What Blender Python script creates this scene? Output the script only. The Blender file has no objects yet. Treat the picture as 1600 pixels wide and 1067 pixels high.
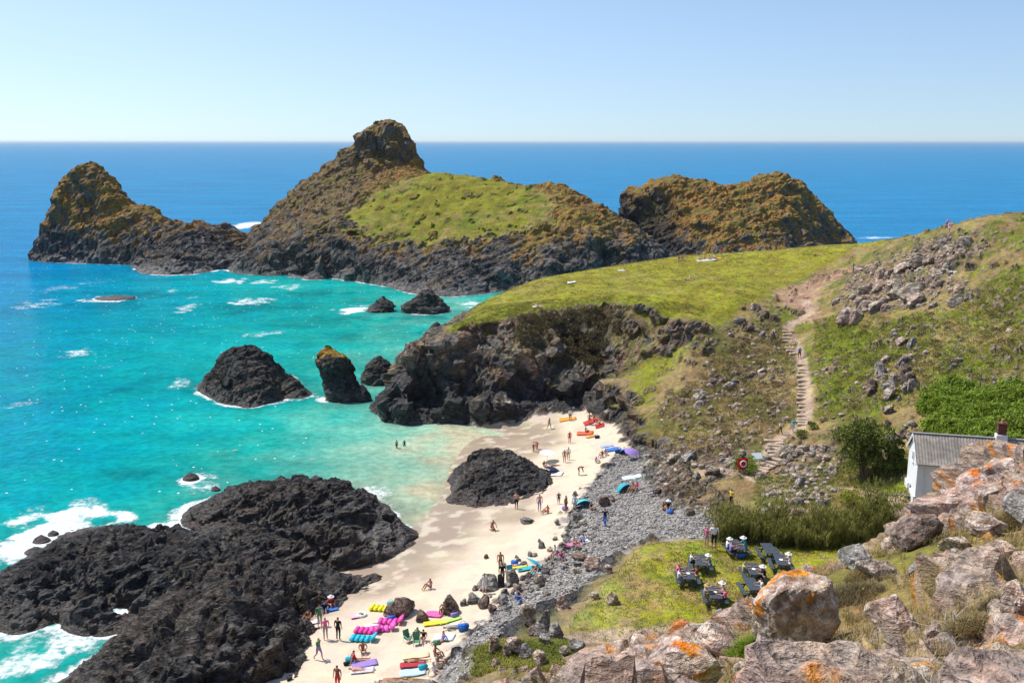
import bpy, bmesh, math, random
import numpy as np
from mathutils import Vector, Matrix, Euler
R = math.radians
sc = bpy.context.scene
# ------------------------------------------------------------------ camera, sky, sun, exposure
CAM_Z, FPX, PITCH = 40.0, 1500.0, math.atan(311.5 / 1500.0)
cam_d = bpy.data.cameras.new('camera'); cam = bpy.data.objects.new('camera', cam_d)
sc.collection.objects.link(cam); sc.camera = cam
cam.location = (0, 0, CAM_Z); cam.rotation_euler = (math.pi / 2 - PITCH, 0, 0)
cam_d.sensor_width = 36; cam_d.lens = 36 * FPX / 1600; cam_d.clip_start = 0.3; cam_d.clip_end = 200000
SUN_EL, SUN_AZ = R(58), R(151)            # azimuth counted from +X towards +Y: the sun stands left and ahead
to_sun = Vector((math.cos(SUN_EL) * math.cos(SUN_AZ), math.cos(SUN_EL) * math.sin(SUN_AZ), math.sin(SUN_EL)))
w = bpy.data.worlds.new('World'); sc.world = w; w.use_nodes = True
nt = w.node_tree; bg = nt.nodes['Background']; bg.inputs['Strength'].default_value = 0.15
sky = nt.nodes.new('ShaderNodeTexSky'); sky.sky_type = 'NISHITA'; sky.sun_disc = False
sky.sun_elevation = SUN_EL; sky.sun_rotation = math.atan2(to_sun.x, to_sun.y)
sky.altitude = 0; sky.air_density = 1.0; sky.dust_density = 1.2; sky.ozone_density = 3.0
tcw = nt.nodes.new('ShaderNodeTexCoord'); vaw = nt.nodes.new('ShaderNodeVectorMath'); vaw.operation = 'ADD'; vaw.inputs[1].default_value = (0, 0, 0.075)   # thin marine air: the pale band lies lower
nt.links.new(tcw.outputs['Generated'], vaw.inputs[0]); nt.links.new(vaw.outputs[0], sky.inputs[0]); nt.links.new(sky.outputs[0], bg.inputs[0])
sl = bpy.data.lights.new('sun', 'SUN'); sl.energy = 4.2; sl.angle = R(0.53); sl.color = (1, 0.955, 0.88)
so = bpy.data.objects.new('sun', sl); sc.collection.objects.link(so); so.rotation_euler = to_sun.to_track_quat('Z', 'Y').to_euler()
so.location = (-60, 60, 120)
vs = sc.view_settings; vs.view_transform = 'Standard'; vs.look = 'None'; vs.exposure = 0.2; vs.gamma = 1; vs.use_curve_mapping = False
sc.cycles.max_bounces = 5; sc.cycles.diffuse_bounces = 2; sc.cycles.glossy_bounces = 2
sc.cycles.transparent_max_bounces = 6; sc.cycles.caustics_reflective = False; sc.cycles.caustics_refractive = False
sc.cycles.use_denoising = True

# ------------------------------------------------------------------ helpers
rng = np.random.default_rng(11); random.seed(5)
CP, SP = math.cos(PITCH), math.sin(PITCH)
def ray(px, py):
    cx = (px - 800) / FPX; cy = (533.5 - py) / FPX
    return np.array((cx, CP + cy * SP, -SP + cy * CP))
def at(px, py, z):            # the point of height z seen at a spot of the photograph
    d = ray(px, py); t = (z - CAM_Z) / d[2]; return np.array((0, 0, CAM_Z)) + d * t
def at_y(px, py, y):          # the same for a known distance y
    d = ray(px, py); return np.array((0, 0, CAM_Z)) + d * (y / d[1])
def tag(o, label=None, cat=None, group=None, kind=None):
    if label: o['label'] = label
    if cat: o['category'] = cat
    if group: o['group'] = group
    if kind: o['kind'] = kind
    return o
def link(o, parent=None):
    sc.collection.objects.link(o)
    if parent is not None: o.parent = parent
    return o
def empty(name, loc, rz=0.0, scale=1.0):
    o = bpy.data.objects.new(name, None); o.empty_display_size = 0.2; link(o)
    o.location = loc; o.rotation_euler = (0, 0, rz); o.scale = (scale,) * 3; return o
def mk_mesh(name, v, f, mat=None, smooth=False, attrs=None):
    v = np.ascontiguousarray(v, dtype=np.float32); me = bpy.data.meshes.new(name)
    if isinstance(f, (list, tuple)) and not isinstance(f, np.ndarray):
        me.from_pydata(v.tolist(), [], f)
    else:
        f = np.ascontiguousarray(f, dtype=np.int32); k = f.shape[1]
        me.vertices.add(len(v)); me.vertices.foreach_set('co', v.ravel())
        me.loops.add(f.size); me.loops.foreach_set('vertex_index', f.ravel())
        me.polygons.add(len(f)); me.polygons.foreach_set('loop_start', np.arange(0, f.size, k, dtype=np.int32))
        try: me.polygons.foreach_set('loop_total', np.full(len(f), k, dtype=np.int32))
        except Exception: pass
    for an, arr in (attrs or {}).items():
        arr = np.asarray(arr, dtype=np.float32)
        if arr.ndim == 2:
            if arr.shape[1] == 3: arr = np.concatenate([arr, np.ones((len(arr), 1), np.float32)], 1)
            a = me.attributes.new(an, 'FLOAT_COLOR', 'POINT'); a.data.foreach_set('color', np.ascontiguousarray(arr).ravel())
        else:
            a = me.attributes.new(an, 'FLOAT', 'POINT'); a.data.foreach_set('value', np.ascontiguousarray(arr))
    me.update(calc_edges=True)
    me.polygons.foreach_set('use_smooth', np.asarray(smooth, dtype=bool) if isinstance(smooth, np.ndarray) else np.full(len(me.polygons), smooth, dtype=bool))
    if mat is not None:
        for m in (mat if isinstance(mat, list) else [mat]): me.materials.append(m)
    return me
def mk(name, v, f, mat=None, parent=None, smooth=False, attrs=None):
    return link(bpy.data.objects.new(name, mk_mesh(name, v, f, mat, smooth, attrs)), parent)

# ---- vectorised noise
_G = np.array([[1,1,0],[-1,1,0],[1,-1,0],[-1,-1,0],[1,0,1],[-1,0,1],[1,0,-1],[-1,0,-1],[0,1,1],[0,-1,1],[0,1,-1],[0,-1,-1],[1,1,0],[-1,1,0],[0,-1,1],[0,-1,-1]], np.float32)
def _h(ix, iy, iz, seed):
    h = (ix.astype(np.uint32) * np.uint32(374761393) + iy.astype(np.uint32) * np.uint32(668265263) + iz.astype(np.uint32) * np.uint32(2147483647) + np.uint32(seed * 974711 + 12345))
    h ^= h >> np.uint32(13); h *= np.uint32(1274126177); h ^= h >> np.uint32(16); h *= np.uint32(2246822519); h ^= h >> np.uint32(15)
    return h
def perlin(p, seed=0):
    p = np.asarray(p, np.float32); i = np.floor(p).astype(np.int32); f = p - i
    u = f * f * f * (f * (f * 6 - 15) + 10); out = 0
    for dx in (0, 1):
        wx = u[:, 0] if dx else 1 - u[:, 0]
        for dy in (0, 1):
            wy = u[:, 1] if dy else 1 - u[:, 1]
            for dz in (0, 1):
                wz = u[:, 2] if dz else 1 - u[:, 2]
                g = _G[_h(i[:, 0] + dx, i[:, 1] + dy, i[:, 2] + dz, seed) & np.uint32(15)]
                out = out + wx * wy * wz * (g[:, 0] * (f[:, 0] - dx) + g[:, 1] * (f[:, 1] - dy) + g[:, 2] * (f[:, 2] - dz))
    return out
def fbm(p, octv=4, seed=0, gain=0.5):
    a, s, o = 1.0, 1.0, 0
    for k in range(octv):
        o = o + a * perlin(p * s, seed + k * 7); a *= gain; s *= 2.03
    return o
def ridged(p, octv=4, seed=0, gain=0.5):
    a, s, o = 1.0, 1.0, 0
    for k in range(octv):
        o = o + a * (1 - 2.2 * np.abs(perlin(p * s, seed + k * 7))); a *= gain; s *= 2.07
    return o / 1.6
def facet(p, seed=0):         # cell noise: blocks with tilted faces; returns (block height, distance to the joint)
    p = np.asarray(p, np.float32); i = np.floor(p).astype(np.int32)
    b1 = np.full(len(p), 9e9, np.float32); b2 = b1.copy(); hh = np.zeros(len(p), np.float32)
    for dx in (-1, 0, 1):
        for dy in (-1, 0, 1):
            for dz in (-1, 0, 1):
                c = i + np.array((dx, dy, dz), np.int32)
                h = _h(c[:, 0], c[:, 1], c[:, 2], seed)
                jx = (h & np.uint32(255)).astype(np.float32) / 255; jy = ((h >> np.uint32(8)) & np.uint32(255)).astype(np.float32) / 255; jz = ((h >> np.uint32(16)) & np.uint32(255)).astype(np.float32) / 255
                ex = p[:, 0] - c[:, 0] - jx; ey = p[:, 1] - c[:, 1] - jy; ez = p[:, 2] - c[:, 2] - jz
                d = ex * ex + ey * ey + ez * ez
                hv = (jy - .5) * ex * 1.6 + (jz - .5) * ey * 1.6 + (jx - .5) * ez * 1.6 + ((h >> np.uint32(24)).astype(np.float32) / 255 - .5) * 0.42
                m = d < b1
                b2 = np.where(m, b1, np.minimum(b2, d)); hh = np.where(m, hv, hh); b1 = np.where(m, d, b1)
    return hh, np.sqrt(b2) - np.sqrt(b1)
def sstep(a, b, x):
    t = np.clip((x - a) / (b - a), 0, 1); return t * t * (3 - 2 * t)
def mixc(a, b, t):
    t = np.asarray(t)[:, None]; return a * (1 - t) + np.asarray(b, np.float32) * t
def rot_m(rx, ry, rz): return np.array(Euler((rx, ry, rz)).to_matrix())
# ---- scattered data to a height field
class Field:
    def __init__(s, pts, smooth=0.0):
        p = np.array(pts, float); q = np.unique(np.round(p[:, :2] / 0.4).astype(int), axis=0, return_index=True)[1]; p = p[np.sort(q)]
        s.p = p; n = len(p); d = np.hypot(p[:, None, 0] - p[None, :, 0], p[:, None, 1] - p[None, :, 1])
        A = np.zeros((n + 3, n + 3)); A[:n, :n] = -d - smooth * np.eye(n); A[:n, n] = 1; A[n, :n] = 1
        A[:n, n + 1:] = p[:, :2] / 100; A[n + 1:, :n] = p[:, :2].T / 100
        b = np.zeros(n + 3); b[:n] = p[:, 2]; s.w = np.linalg.solve(A, b)
    def __call__(s, x, y):
        x = np.asarray(x, float).ravel(); y = np.asarray(y, float).ravel(); o = np.empty(len(x)); n = len(s.p)
        for k in range(0, len(x), 20000):
            a, b = x[k:k + 20000], y[k:k + 20000]
            d = np.hypot(a[:, None] - s.p[None, :, 0], b[:, None] - s.p[None, :, 1])
            o[k:k + 20000] = -d @ s.w[:n] + s.w[n] + (a * s.w[n + 1] + b * s.w[n + 2]) / 100
        return o
class Grid:                   # a sampled field with bilinear look-up
    def __init__(s, fn, x0, x1, y0, y1, st):
        s.x0, s.y0, s.st = x0, y0, st; s.nx = int((x1 - x0) / st) + 2; s.ny = int((y1 - y0) / st) + 2
        X, Y = np.meshgrid(x0 + np.arange(s.nx) * st, y0 + np.arange(s.ny) * st); s.g = fn(X.ravel(), Y.ravel()).reshape(s.ny, s.nx)
    def __call__(s, x, y):
        u = np.clip((np.asarray(x, float) - s.x0) / s.st, 0, s.nx - 1.001); v = np.clip((np.asarray(y, float) - s.y0) / s.st, 0, s.ny - 1.001)
        i = u.astype(int); j = v.astype(int); a = u - i; b = v - j; g = s.g
        return (g[j, i] * (1 - a) + g[j, i + 1] * a) * (1 - b) + (g[j + 1, i] * (1 - a) + g[j + 1, i + 1] * a) * b
    def blur(s, n=1):
        for _ in range(n):
            g = np.pad(s.g, 1, mode='edge'); s.g = (g[1:-1, 1:-1] * 4 + (g[:-2, 1:-1] + g[2:, 1:-1] + g[1:-1, :-2] + g[1:-1, 2:]) * 2 + g[:-2, :-2] + g[2:, 2:] + g[:-2, 2:] + g[2:, :-2]) / 16
        return s
def line(pts, step=3.0, f=at):       # a run of (px, py, height) spots, filled in between
    P = [f(*p) if len(p) == 3 else np.array(p[:3], float) for p in pts]; o = [P[0]]
    for a, b in zip(P[:-1], P[1:]):
        n = max(1, int(np.hypot(*(b - a)[:2]) / step))
        for k in range(1, n + 1): o.append(a + (b - a) * k / n)
    return o
def W(x, y, z): return (x, y, z, 0)
def pts_of(L):                        # every entry: one spot or a list of spots (a line)
    o = []
    for e in L:
        if isinstance(e, list): o += line(e)
        elif len(e) == 4: o.append(np.array(e[:3], float))
        else: o.append(at(*e))
    return o
def grid_mesh(x0, x1, y0, y1, st, zf):
    nx = int(round((x1 - x0) / st)) + 1; ny = int(round((y1 - y0) / st)) + 1
    X, Y = np.meshgrid(x0 + np.arange(nx) * st, y0 + np.arange(ny) * st)
    v = np.stack([X.ravel(), Y.ravel(), zf(X.ravel(), Y.ravel())], 1)
    i = np.arange(nx * ny).reshape(ny, nx)
    f = np.stack([i[:-1, :-1].ravel(), i[:-1, 1:].ravel(), i[1:, 1:].ravel(), i[1:, :-1].ravel()], 1)
    return v, f, nx, ny
def grid_normals(v, nx, ny):
    V = v.reshape(ny, nx, 3); dx = np.gradient(V, axis=1); dy = np.gradient(V, axis=0)
    n = np.cross(dx, dy).reshape(-1, 3); return n / np.linalg.norm(n, axis=1, keepdims=True)
def cull(v, f, keep, attrs):
    f = f[keep[f].any(1)]; u, inv = np.unique(f.ravel(), return_inverse=True)
    return v[u], inv.reshape(f.shape), {k: a[u] for k, a in attrs.items()}
def in_poly(x, y, poly):
    r = np.zeros(len(x), bool); P = np.asarray(poly)[:, :2]; j = len(P) - 1
    for i in range(len(P)):
        xi, yi = P[i]; xj, yj = P[j]
        if yi != yj:
            c = ((yi > y) != (yj > y)) & (x < (xj - xi) * (y - yi) / (yj - yi) + xi); r ^= c
        j = i
    return r
def seg_dist(x, y, poly, closed=False):
    P = np.asarray(poly)[:, :2]; d = np.full(len(x), 1e9); n = len(P)
    for i in range(n if closed else n - 1):
        a, b = P[i], P[(i + 1) % n]; e = b - a; L = max(e @ e, 1e-9)
        t = np.clip(((x - a[0]) * e[0] + (y - a[1]) * e[1]) / L, 0, 1)
        d = np.minimum(d, np.hypot(x - a[0] - t * e[0], y - a[1] - t * e[1]))
    return d
def pdist(x, y, poly):                # signed distance, positive inside
    d = seg_dist(x, y, poly, True); return np.where(in_poly(x, y, poly), d, -d)

# ------------------------------------------------------------------ materials
def new_mat(name):
    m = bpy.data.materials.new(name); m.use_nodes = True; nt = m.node_tree; b = nt.nodes['Principled BSDF']
    return m, nt, b
class NB:                             # a few words for building node trees
    def __init__(s, nt): s.nt = nt
    def n(s, t, **kw):
        o = s.nt.nodes.new(t)
        for k, v in kw.items(): setattr(o, k, v)
        return o
    def l(s, a, b): s.nt.links.new(a, b)
    def noise(s, vec, scale, detail=4, rough=0.55, dim='3D'):
        o = s.n('ShaderNodeTexNoise'); o.inputs['Scale'].default_value = scale; o.inputs['Detail'].default_value = detail; o.inputs['Roughness'].default_value = rough
        if vec is not None: s.l(vec, o.inputs['Vector'])
        return o.outputs['Fac']
    def voro(s, vec, scale, feature='F1', out='Distance'):
        o = s.n('ShaderNodeTexVoronoi', feature=feature); o.inputs['Scale'].default_value = scale
        if vec is not None: s.l(vec, o.inputs['Vector'])
        return o.outputs[out]
    def math(s, op, a, b=None, c=None, clamp=False):
        o = s.n('ShaderNodeMath', operation=op); o.use_clamp = clamp
        for i, x in enumerate((a, b, c)):
            if x is None: continue
            if isinstance(x, (int, float)): o.inputs[i].default_value = x
            else: s.l(x, o.inputs[i])
        return o.outputs[0]
    def ramp(s, fac, a, b, lo=0.0, hi=1.0, smooth=True):
        o = s.n('ShaderNodeMapRange'); o.interpolation_type = 'SMOOTHSTEP' if smooth else 'LINEAR'
        for k, x in ((1, a), (2, b), (3, lo), (4, hi)): o.inputs[k].default_value = x
        s.l(fac, o.inputs[0]); return o.outputs[0]
    def mix(s, fac, a, b, mode='MIX'):
        o = s.n('ShaderNodeMix', data_type='RGBA', blend_type=mode)
        for i, x in ((0, fac), (6, a), (7, b)):
            if isinstance(x, (int, float)): o.inputs[i].default_value = x
            elif isinstance(x, tuple): o.inputs[i].default_value = x if len(x) == 4 else (*x, 1)
            else: s.l(x, o.inputs[i])
        return o.outputs[2]
    def attr(s, name, out='Fac'):
        o = s.n('ShaderNodeAttribute'); o.attribute_name = name; return o.outputs[out]
    def pos(s): return s.n('ShaderNodeNewGeometry').outputs['Position']
    def bump(s, h, strength, dist, prev=None):
        o = s.n('ShaderNodeBump'); o.inputs['Distance'].default_value = dist
        if isinstance(strength, (int, float)): o.inputs['Strength'].default_value = strength
        else: s.l(strength, o.inputs['Strength'])
        s.l(h, o.inputs['Height'])
        if prev is not None: s.l(prev, o.inputs['Normal'])
        return o.outputs['Normal']
def srgb(r, g, b):
    f = lambda c: ((c / 255 + .055) / 1.055) ** 2.4 if c > 10 else c / 255 / 12.92
    return (f(r), f(g), f(b))
def plain(name, col, rough=0.7, var=0.12, scale=6.0, spec=0.3):
    m, nt, b = new_mat(name); N = NB(nt); o = N.n('ShaderNodeTexCoord').outputs['Object']
    f = N.noise(o, scale, 3); f = N.ramp(f, 0.25, 0.75, 1 - var, 1 + var)
    c = N.mix(1.0, (*col, 1), f, 'MULTIPLY'); N.l(c, b.inputs['Base Color'])
    b.inputs['Roughness'].default_value = rough; b.inputs['Specular IOR Level'].default_value = spec
    return m
# ------------------------------------------------------------------ terrain material (base colour comes from the mesh, grain and relief from here)
def terrain_mat(name, fine=1.0, band=3.2):
    m, nt, b = new_mat(name); N = NB(nt); P = N.pos()
    col = N.attr('col', 'Color'); rk = N.attr('rk'); pb = N.attr('pb')
    big = N.noise(P, 0.35, 3); n1 = N.noise(P, 1.7 * fine, 4, 0.65); n2 = N.noise(P, 7 * fine, 3, 0.6)
    mp = N.n('ShaderNodeMapping'); mp.inputs['Rotation'].default_value = (0.5, 0.45, 0.6); mp.inputs['Scale'].default_value = (1, 1, band); N.l(P, mp.inputs[0])
    st = N.noise(mp.outputs[0], 1.1 * fine, 5, 0.62)
    crack = N.ramp(N.math('ABSOLUTE', N.math('SUBTRACT', N.noise(mp.outputs[0], .8 * fine, 5, .5), .5)), 0.0, 0.035)
    # rock: banded light and dark grain, dark joints
    rv = N.math('MULTIPLY', N.ramp(st, 0.28, 0.72, 0.55, 1.5), N.ramp(n2, 0.3, 0.7, 0.72, 1.28))
    rv = N.math('MULTIPLY', rv, N.ramp(crack, 0, 1, 0.62 if fine < 2 else .88, 1.0))
    # turf: soft mottling and blade grain
    gv = N.math('MULTIPLY', N.ramp(n1, 0.3, 0.7, 0.72, 1.28), N.ramp(n2, 0.3, 0.7, 0.78, 1.22)); gv = N.math('MULTIPLY', gv, N.ramp(big, 0.3, 0.7, 0.84, 1.16))
    sv = N.math('MULTIPLY', N.ramp(n2, 0.3, 0.7, 0.95, 1.05), N.ramp(n1, 0.3, 0.7, 0.95, 1.05))
    sand = N.attr('sd')
    v = N.n('ShaderNodeMix', data_type='FLOAT'); N.l(rk, v.inputs[0]); N.l(gv, v.inputs[2]); N.l(rv, v.inputs[3])
    v2 = N.n('ShaderNodeMix', data_type='FLOAT'); N.l(sand, v2.inputs[0]); N.l(v.outputs[0], v2.inputs[2]); N.l(sv, v2.inputs[3])
    pvn = N.n('ShaderNodeTexVoronoi'); pvn.inputs['Scale'].default_value = 5.2; N.l(P, pvn.inputs['Vector']); pbv, pbd = pvn.outputs['Color'], pvn.outputs['Distance']
    ps = N.n('ShaderNodeSeparateColor'); N.l(pbv, ps.inputs[0])
    pv = N.math('MULTIPLY', N.ramp(ps.outputs[0], 0, 1, 0.62, 1.4, False), N.ramp(pbd, 0.4, 0.9, 1.0, 0.55))
    v3 = N.n('ShaderNodeMix', data_type='FLOAT'); N.l(pb, v3.inputs[0]); N.l(v2.outputs[0], v3.inputs[2]); N.l(pv, v3.inputs[3])
    c = N.mix(1.0, col, v3.outputs[0], 'MULTIPLY')
    # hue drift in the turf
    hs = N.n('ShaderNodeHueSaturation'); N.l(c, hs.inputs['Color']); N.l(N.ramp(big, 0.3, 0.7, 0.485, 0.515), hs.inputs['Hue'])
    N.l(N.ramp(n1, 0.3, 0.7, 0.9, 1.1), hs.inputs['Saturation'])
    N.l(hs.outputs[0], b.inputs['Base Color'])
    rh = N.math('ADD', N.math('MULTIPLY', st, 0.8), N.math('ADD', N.math('MULTIPLY', n2, 0.25), N.math('MULTIPLY', crack, 0.22 if fine < 2 else .08)))
    gh = N.math('ADD', N.math('MULTIPLY', n1, 0.35), N.math('MULTIPLY', n2, 0.22))
    h = N.n('ShaderNodeMix', data_type='FLOAT'); N.l(rk, h.inputs[0]); N.l(gh, h.inputs[2]); N.l(rh, h.inputs[3])
    hp = N.n('ShaderNodeMix', data_type='FLOAT'); N.l(pb, hp.inputs[0]); N.l(h.outputs[0], hp.inputs[2]); N.l(N.math('MULTIPLY', N.ramp(pbd, 0.0, 0.8, 1, 0), 0.2), hp.inputs[3])
    hq = N.math('MULTIPLY', hp.outputs[0], N.ramp(sand, 0, 1, 1.0, 0.15))
    N.l(N.bump(hq, 0.9, 0.62 / fine), b.inputs['Normal'])
    wet = N.attr('wet'); N.l(N.ramp(wet, 0, 1, 0.9, 0.38), b.inputs['Roughness']); N.l(N.ramp(wet, 0, 1, 0.2, 0.5), b.inputs['Specular IOR Level'])
    return m
MT = terrain_mat('land'); MTN = terrain_mat('land_close', 3.0)
# colours of the ground itself
C_GR = np.array((.258, .238, .024)); C_GR2 = np.array((.142, .168, .012)); C_DRY = np.array((.300, .215, .075)); C_TAN = np.array((.275, .195, .085))
C_SAND = np.array((.64, .535, .40)); C_WET = np.array((.345, .268, .185)); C_PEB = np.array((.335, .310, .280)); C_SOIL = np.array((.40, .245, .165)); C_PATH = np.array((.44, .32, .225))
C_BLK = np.array((.040, .037, .036)); C_GREY = np.array((.155, .140, .118)); C_BRN = np.array((.150, .100, .060)); C_ORG = np.array((.370, .195, .034)); C_PINK = np.array((.40, .285, .215)); C_HEA = np.array((.135, .108, .058)); C_OLV = np.array((.125, .115, .030))

# ------------------------------------------------------------------ the mainland: heights read off the photograph
def VY(px, py, y): return (*at_y(px, py, y), 0)
ctrl = [
 # sea floor in the cove, tide line, sand
 (560,720,-1.6),(640,720,-.9),(480,800,-1.5),(300,700,-3.5),(100,700,-4.5),(420,560,-4),(650,520,-3),(560,500,-4),(200,600,-5),(60,900,-2),(150,1050,-2),(250,860,-1.5),(640,600,-2),(690,690,-.7),
 [(757,668,0),(722,700,0),(700,735,0),(690,770,0),(655,815,0),(600,848,0),(540,872,.1),(480,900,.2)], [(700,830,.2),(760,800,.35),(810,690,.5)],
 (830,660,.7),(850,730,1.0),(880,700,1.2),(900,660,1.6),(935,645,2.2),(940,690,2.0),(900,760,1.5),(860,800,1.1),(790,840,.8),(700,875,.5),(600,895,.4),(560,940,.9),(640,960,1.3),(740,900,1.3),(700,1000,1.8),(620,1040,2.0),(500,1000,1.3),(480,1060,1.6),(400,1060,1.0),(560,1067,2.0),(650,1075,2.2),
 # shingle
 [(965,700,2.3),(930,760,2.0),(890,800,1.8),(880,870,2.0),(800,920,2.0),(750,980,2.1),(690,1040,2.4)],
 (1000,740,2.8),(1010,790,3.0),(1080,815,3.5),(1120,835,3.9),(1000,850,3.2),(930,890,2.9),(860,930,2.9),(760,1010,2.8),(700,1065,2.8),
 # lawn and its bank
 [(1125,848,4.9),(1010,852,4.8),(950,905,4.8),(905,950,4.8),(884,990,4.9)], [(1105,835,4.0),(1000,843,3.5),(935,900,3.3),(890,945,3.2),(860,960,3.2)],
 (1050,900,5.1),(1150,900,5.2),(1220,860,5.2),(960,980,5.1),(1060,960,5.2),(1130,990,5.4),(1000,1000,5.2),(1280,840,5.2),(1370,830,5.6),(1240,920,5.4),
 W(8,56,6.5),W(15,55,7.5),W(24,52,9),W(32,52,11),W(22,62,6.4),W(29,66,6.4),
 [(835,965,3.6),(860,985,4.6),(872,1000,5.0)],
 # knoll of rock at the foot of the spur
 [(735,1030,4.2),(760,1005,5.0),(800,1000,5.6),(845,1010,5.8)], (730,1067,4.6),(790,1050,6.6),(850,1060,8.0),(700,1110,4.6),(780,1110,9),
 # rocks and the ground right of the beach
 [(945,640,2.6),(965,660,2.4),(985,685,2.4),(1010,705,2.6),(1025,725,3.0),(1020,760,3.2),(1060,790,3.6),(1110,808,4.0)],
 VY(958,592,131.5),VY(985,612,126),VY(1005,640,121),VY(1020,668,116.5),VY(1032,700,112.5),
 VY(1050,700,110.5),(1055,740,4.6),(1080,770,4.5),(1120,780,4.6),(1105,748,5.4),VY(1050,650,118),VY(1100,690,109),(1150,700,6.8),(1110,730,5.6),
 VY(1050,600,126.5),VY(1000,580,134),VY(1100,560,130.5),VY(1150,520,136.5),VY(1200,490,141),VY(1100,510,139),VY(1180,600,122),VY(1120,620,121.5),VY(1180,650,114),VY(1040,560,134),VY(1000,560,137.5),
 # gully
 VY(950,630,133.5),VY(958,605,134),VY(975,570,137),VY(1000,535,140.5),VY(1040,510,141.5),
 # flight of steps and its path
 [(1165,742,5.2),(1190,735,5.4),(1210,692,6.5),(1222,682,6.8),(1240,672,7.0),(1258,662,7.4),(1258,600,9.7),(1250,560,11.1),(1238,530,12.5),(1230,512,13.4),(1265,490,14.6),(1255,470,15.7),(1225,456,16.4)],
 # valley floor, bush, cottage plot, hedge
 (1250,765,5.8),(1300,765,6.2),(1360,775,6.7),(1420,792,7.4),(1200,790,5.2),(1300,800,5.6),(1290,720,7.0),(1330,740,6.8),(1380,755,7.2),(1400,770,7.3),
 W(37,77,7.6),W(44,74,8.0),W(52,72,8.4),W(60,72,9.5),W(46,82,9.2),W(58,84,11),W(37,84,8.6),
 # right hill
 (1330,650,9.6),(1400,640,10.9),(1420,690,9.6),(1480,660,11.5),(1540,690,11.9),(1590,640,13.2),(1600,600,14.4),(1400,600,12.4),(1300,600,11.0),(1320,550,13.0),(1440,560,14.4),(1440,520,16.3),(1520,560,15.6),(1550,480,20.0),(1600,540,17.4),
 (1600,420,24.2),(1600,365,28.0),(1300,500,15.6),(1360,490,17.2),(1330,450,18.4),(1420,420,22.2),(1500,372,27.0),(1480,430,22.3),(1550,400,25.2),(1330,420,19.2),(1400,460,19.3),
 W(80,85,15),W(90,110,22),W(95,60,14),W(100,135,32),
 # turf headland: landward part, edges
 [(700,522,11.9),(735,512,12.6),(790,500,13.2),(850,488,14.0),(905,482,14.6),(960,478,15.1),(1020,480,15.5),(1060,488,15.6),(1090,497,15.2)],
 (900,450,16.0),(1000,430,17.1),(1100,420,18.0),(1200,440,17.4),(820,470,14.2),(1150,470,16.4),(1200,410,18.9),(1000,455,16.3),
 [(715,508,12.0),(735,490,12.6),(760,468,13.4),(830,440,15.5),(940,420,17.0),(1050,405,18.0),(1170,396,19.2),(1300,385,21.0),(1400,374,23.8),(1480,362,27.4),(1550,345,29.4),(1600,332,30.8)],
 # cliff below the turf, nose in the water
 VY(640,556,138.5),VY(655,535,140),VY(700,526,141),VY(670,560,139.3),VY(636,590,137.3),VY(642,612,136),VY(622,640,134.5),VY(660,630,136.2),
 [(617,664,-.3),(660,668,-.3),(700,664,-.3),(757,664,.2),(800,655,.5),(850,645,.7),(900,636,1.4),(935,628,2.2)],
 VY(690,585,138),VY(722,598,138.8),VY(800,565,138.2),VY(792,600,135.8),VY(778,638,133.9),VY(832,530,141.6),VY(880,565,142.6),VY(905,610,139.4),VY(850,622,137),VY(700,635,135.8),VY(700,555,140.2),VY(760,550,141),VY(845,570,140.8),VY(900,585,139),VY(935,605,136.5),VY(880,600,138),
 VY(760,522,143),VY(790,520,143.8),VY(860,512,145.2),VY(930,515,145),VY(970,505,145),VY(1000,497,143.5),
 # seaward drop, out of sight
 W(-22,150,-2),W(-24,165,-2),W(-16,180,-3),W(0,192,-3),W(20,203,-3),W(45,207,-2),W(70,203,-1),W(95,190,8),W(115,165,22),W(-20,138,-1),W(-27,190,-5),W(30,235,-5),W(90,230,-5),W(140,200,0),W(140,140,34),W(130,90,24),W(-60,200,-6),W(-110,150,-6),W(-110,100,-5),W(-110,60,-4),W(-60,60,-2),
]
def at_t(px, py, t): return np.array((0, 0, CAM_Z)) + ray(px, py) * t
near = [  # the spur below the camera: spots with their distance
 (1600,1067,11),(1450,1067,12),(1300,1067,13.5),(1150,1067,17),(1000,1067,24),(930,1067,31),(870,1067,40),(820,1067,52),
 (1255,1015,20),(1380,1000,18.5),(1500,960,17.5),(1600,940,17),(1150,1020,21),(1060,1040,25),
 (1330,880,26),(1400,900,24),(1480,860,24.5),(1560,830,24.5),(1600,800,26),(1424,799,32),(1470,772,32.5),(1512,735,34.5),(1560,708,35),(1600,706,35),(1700,706,33),(1700,900,19),(1700,1067,11),
 (1170,985,25),(1240,930,24.5),(1100,995,28),(1010,1006,33),(950,1025,37),(900,1045,42),(1450,830,29),(1540,770,30)]
near_pts = [at_t(*p) for p in near]
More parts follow.
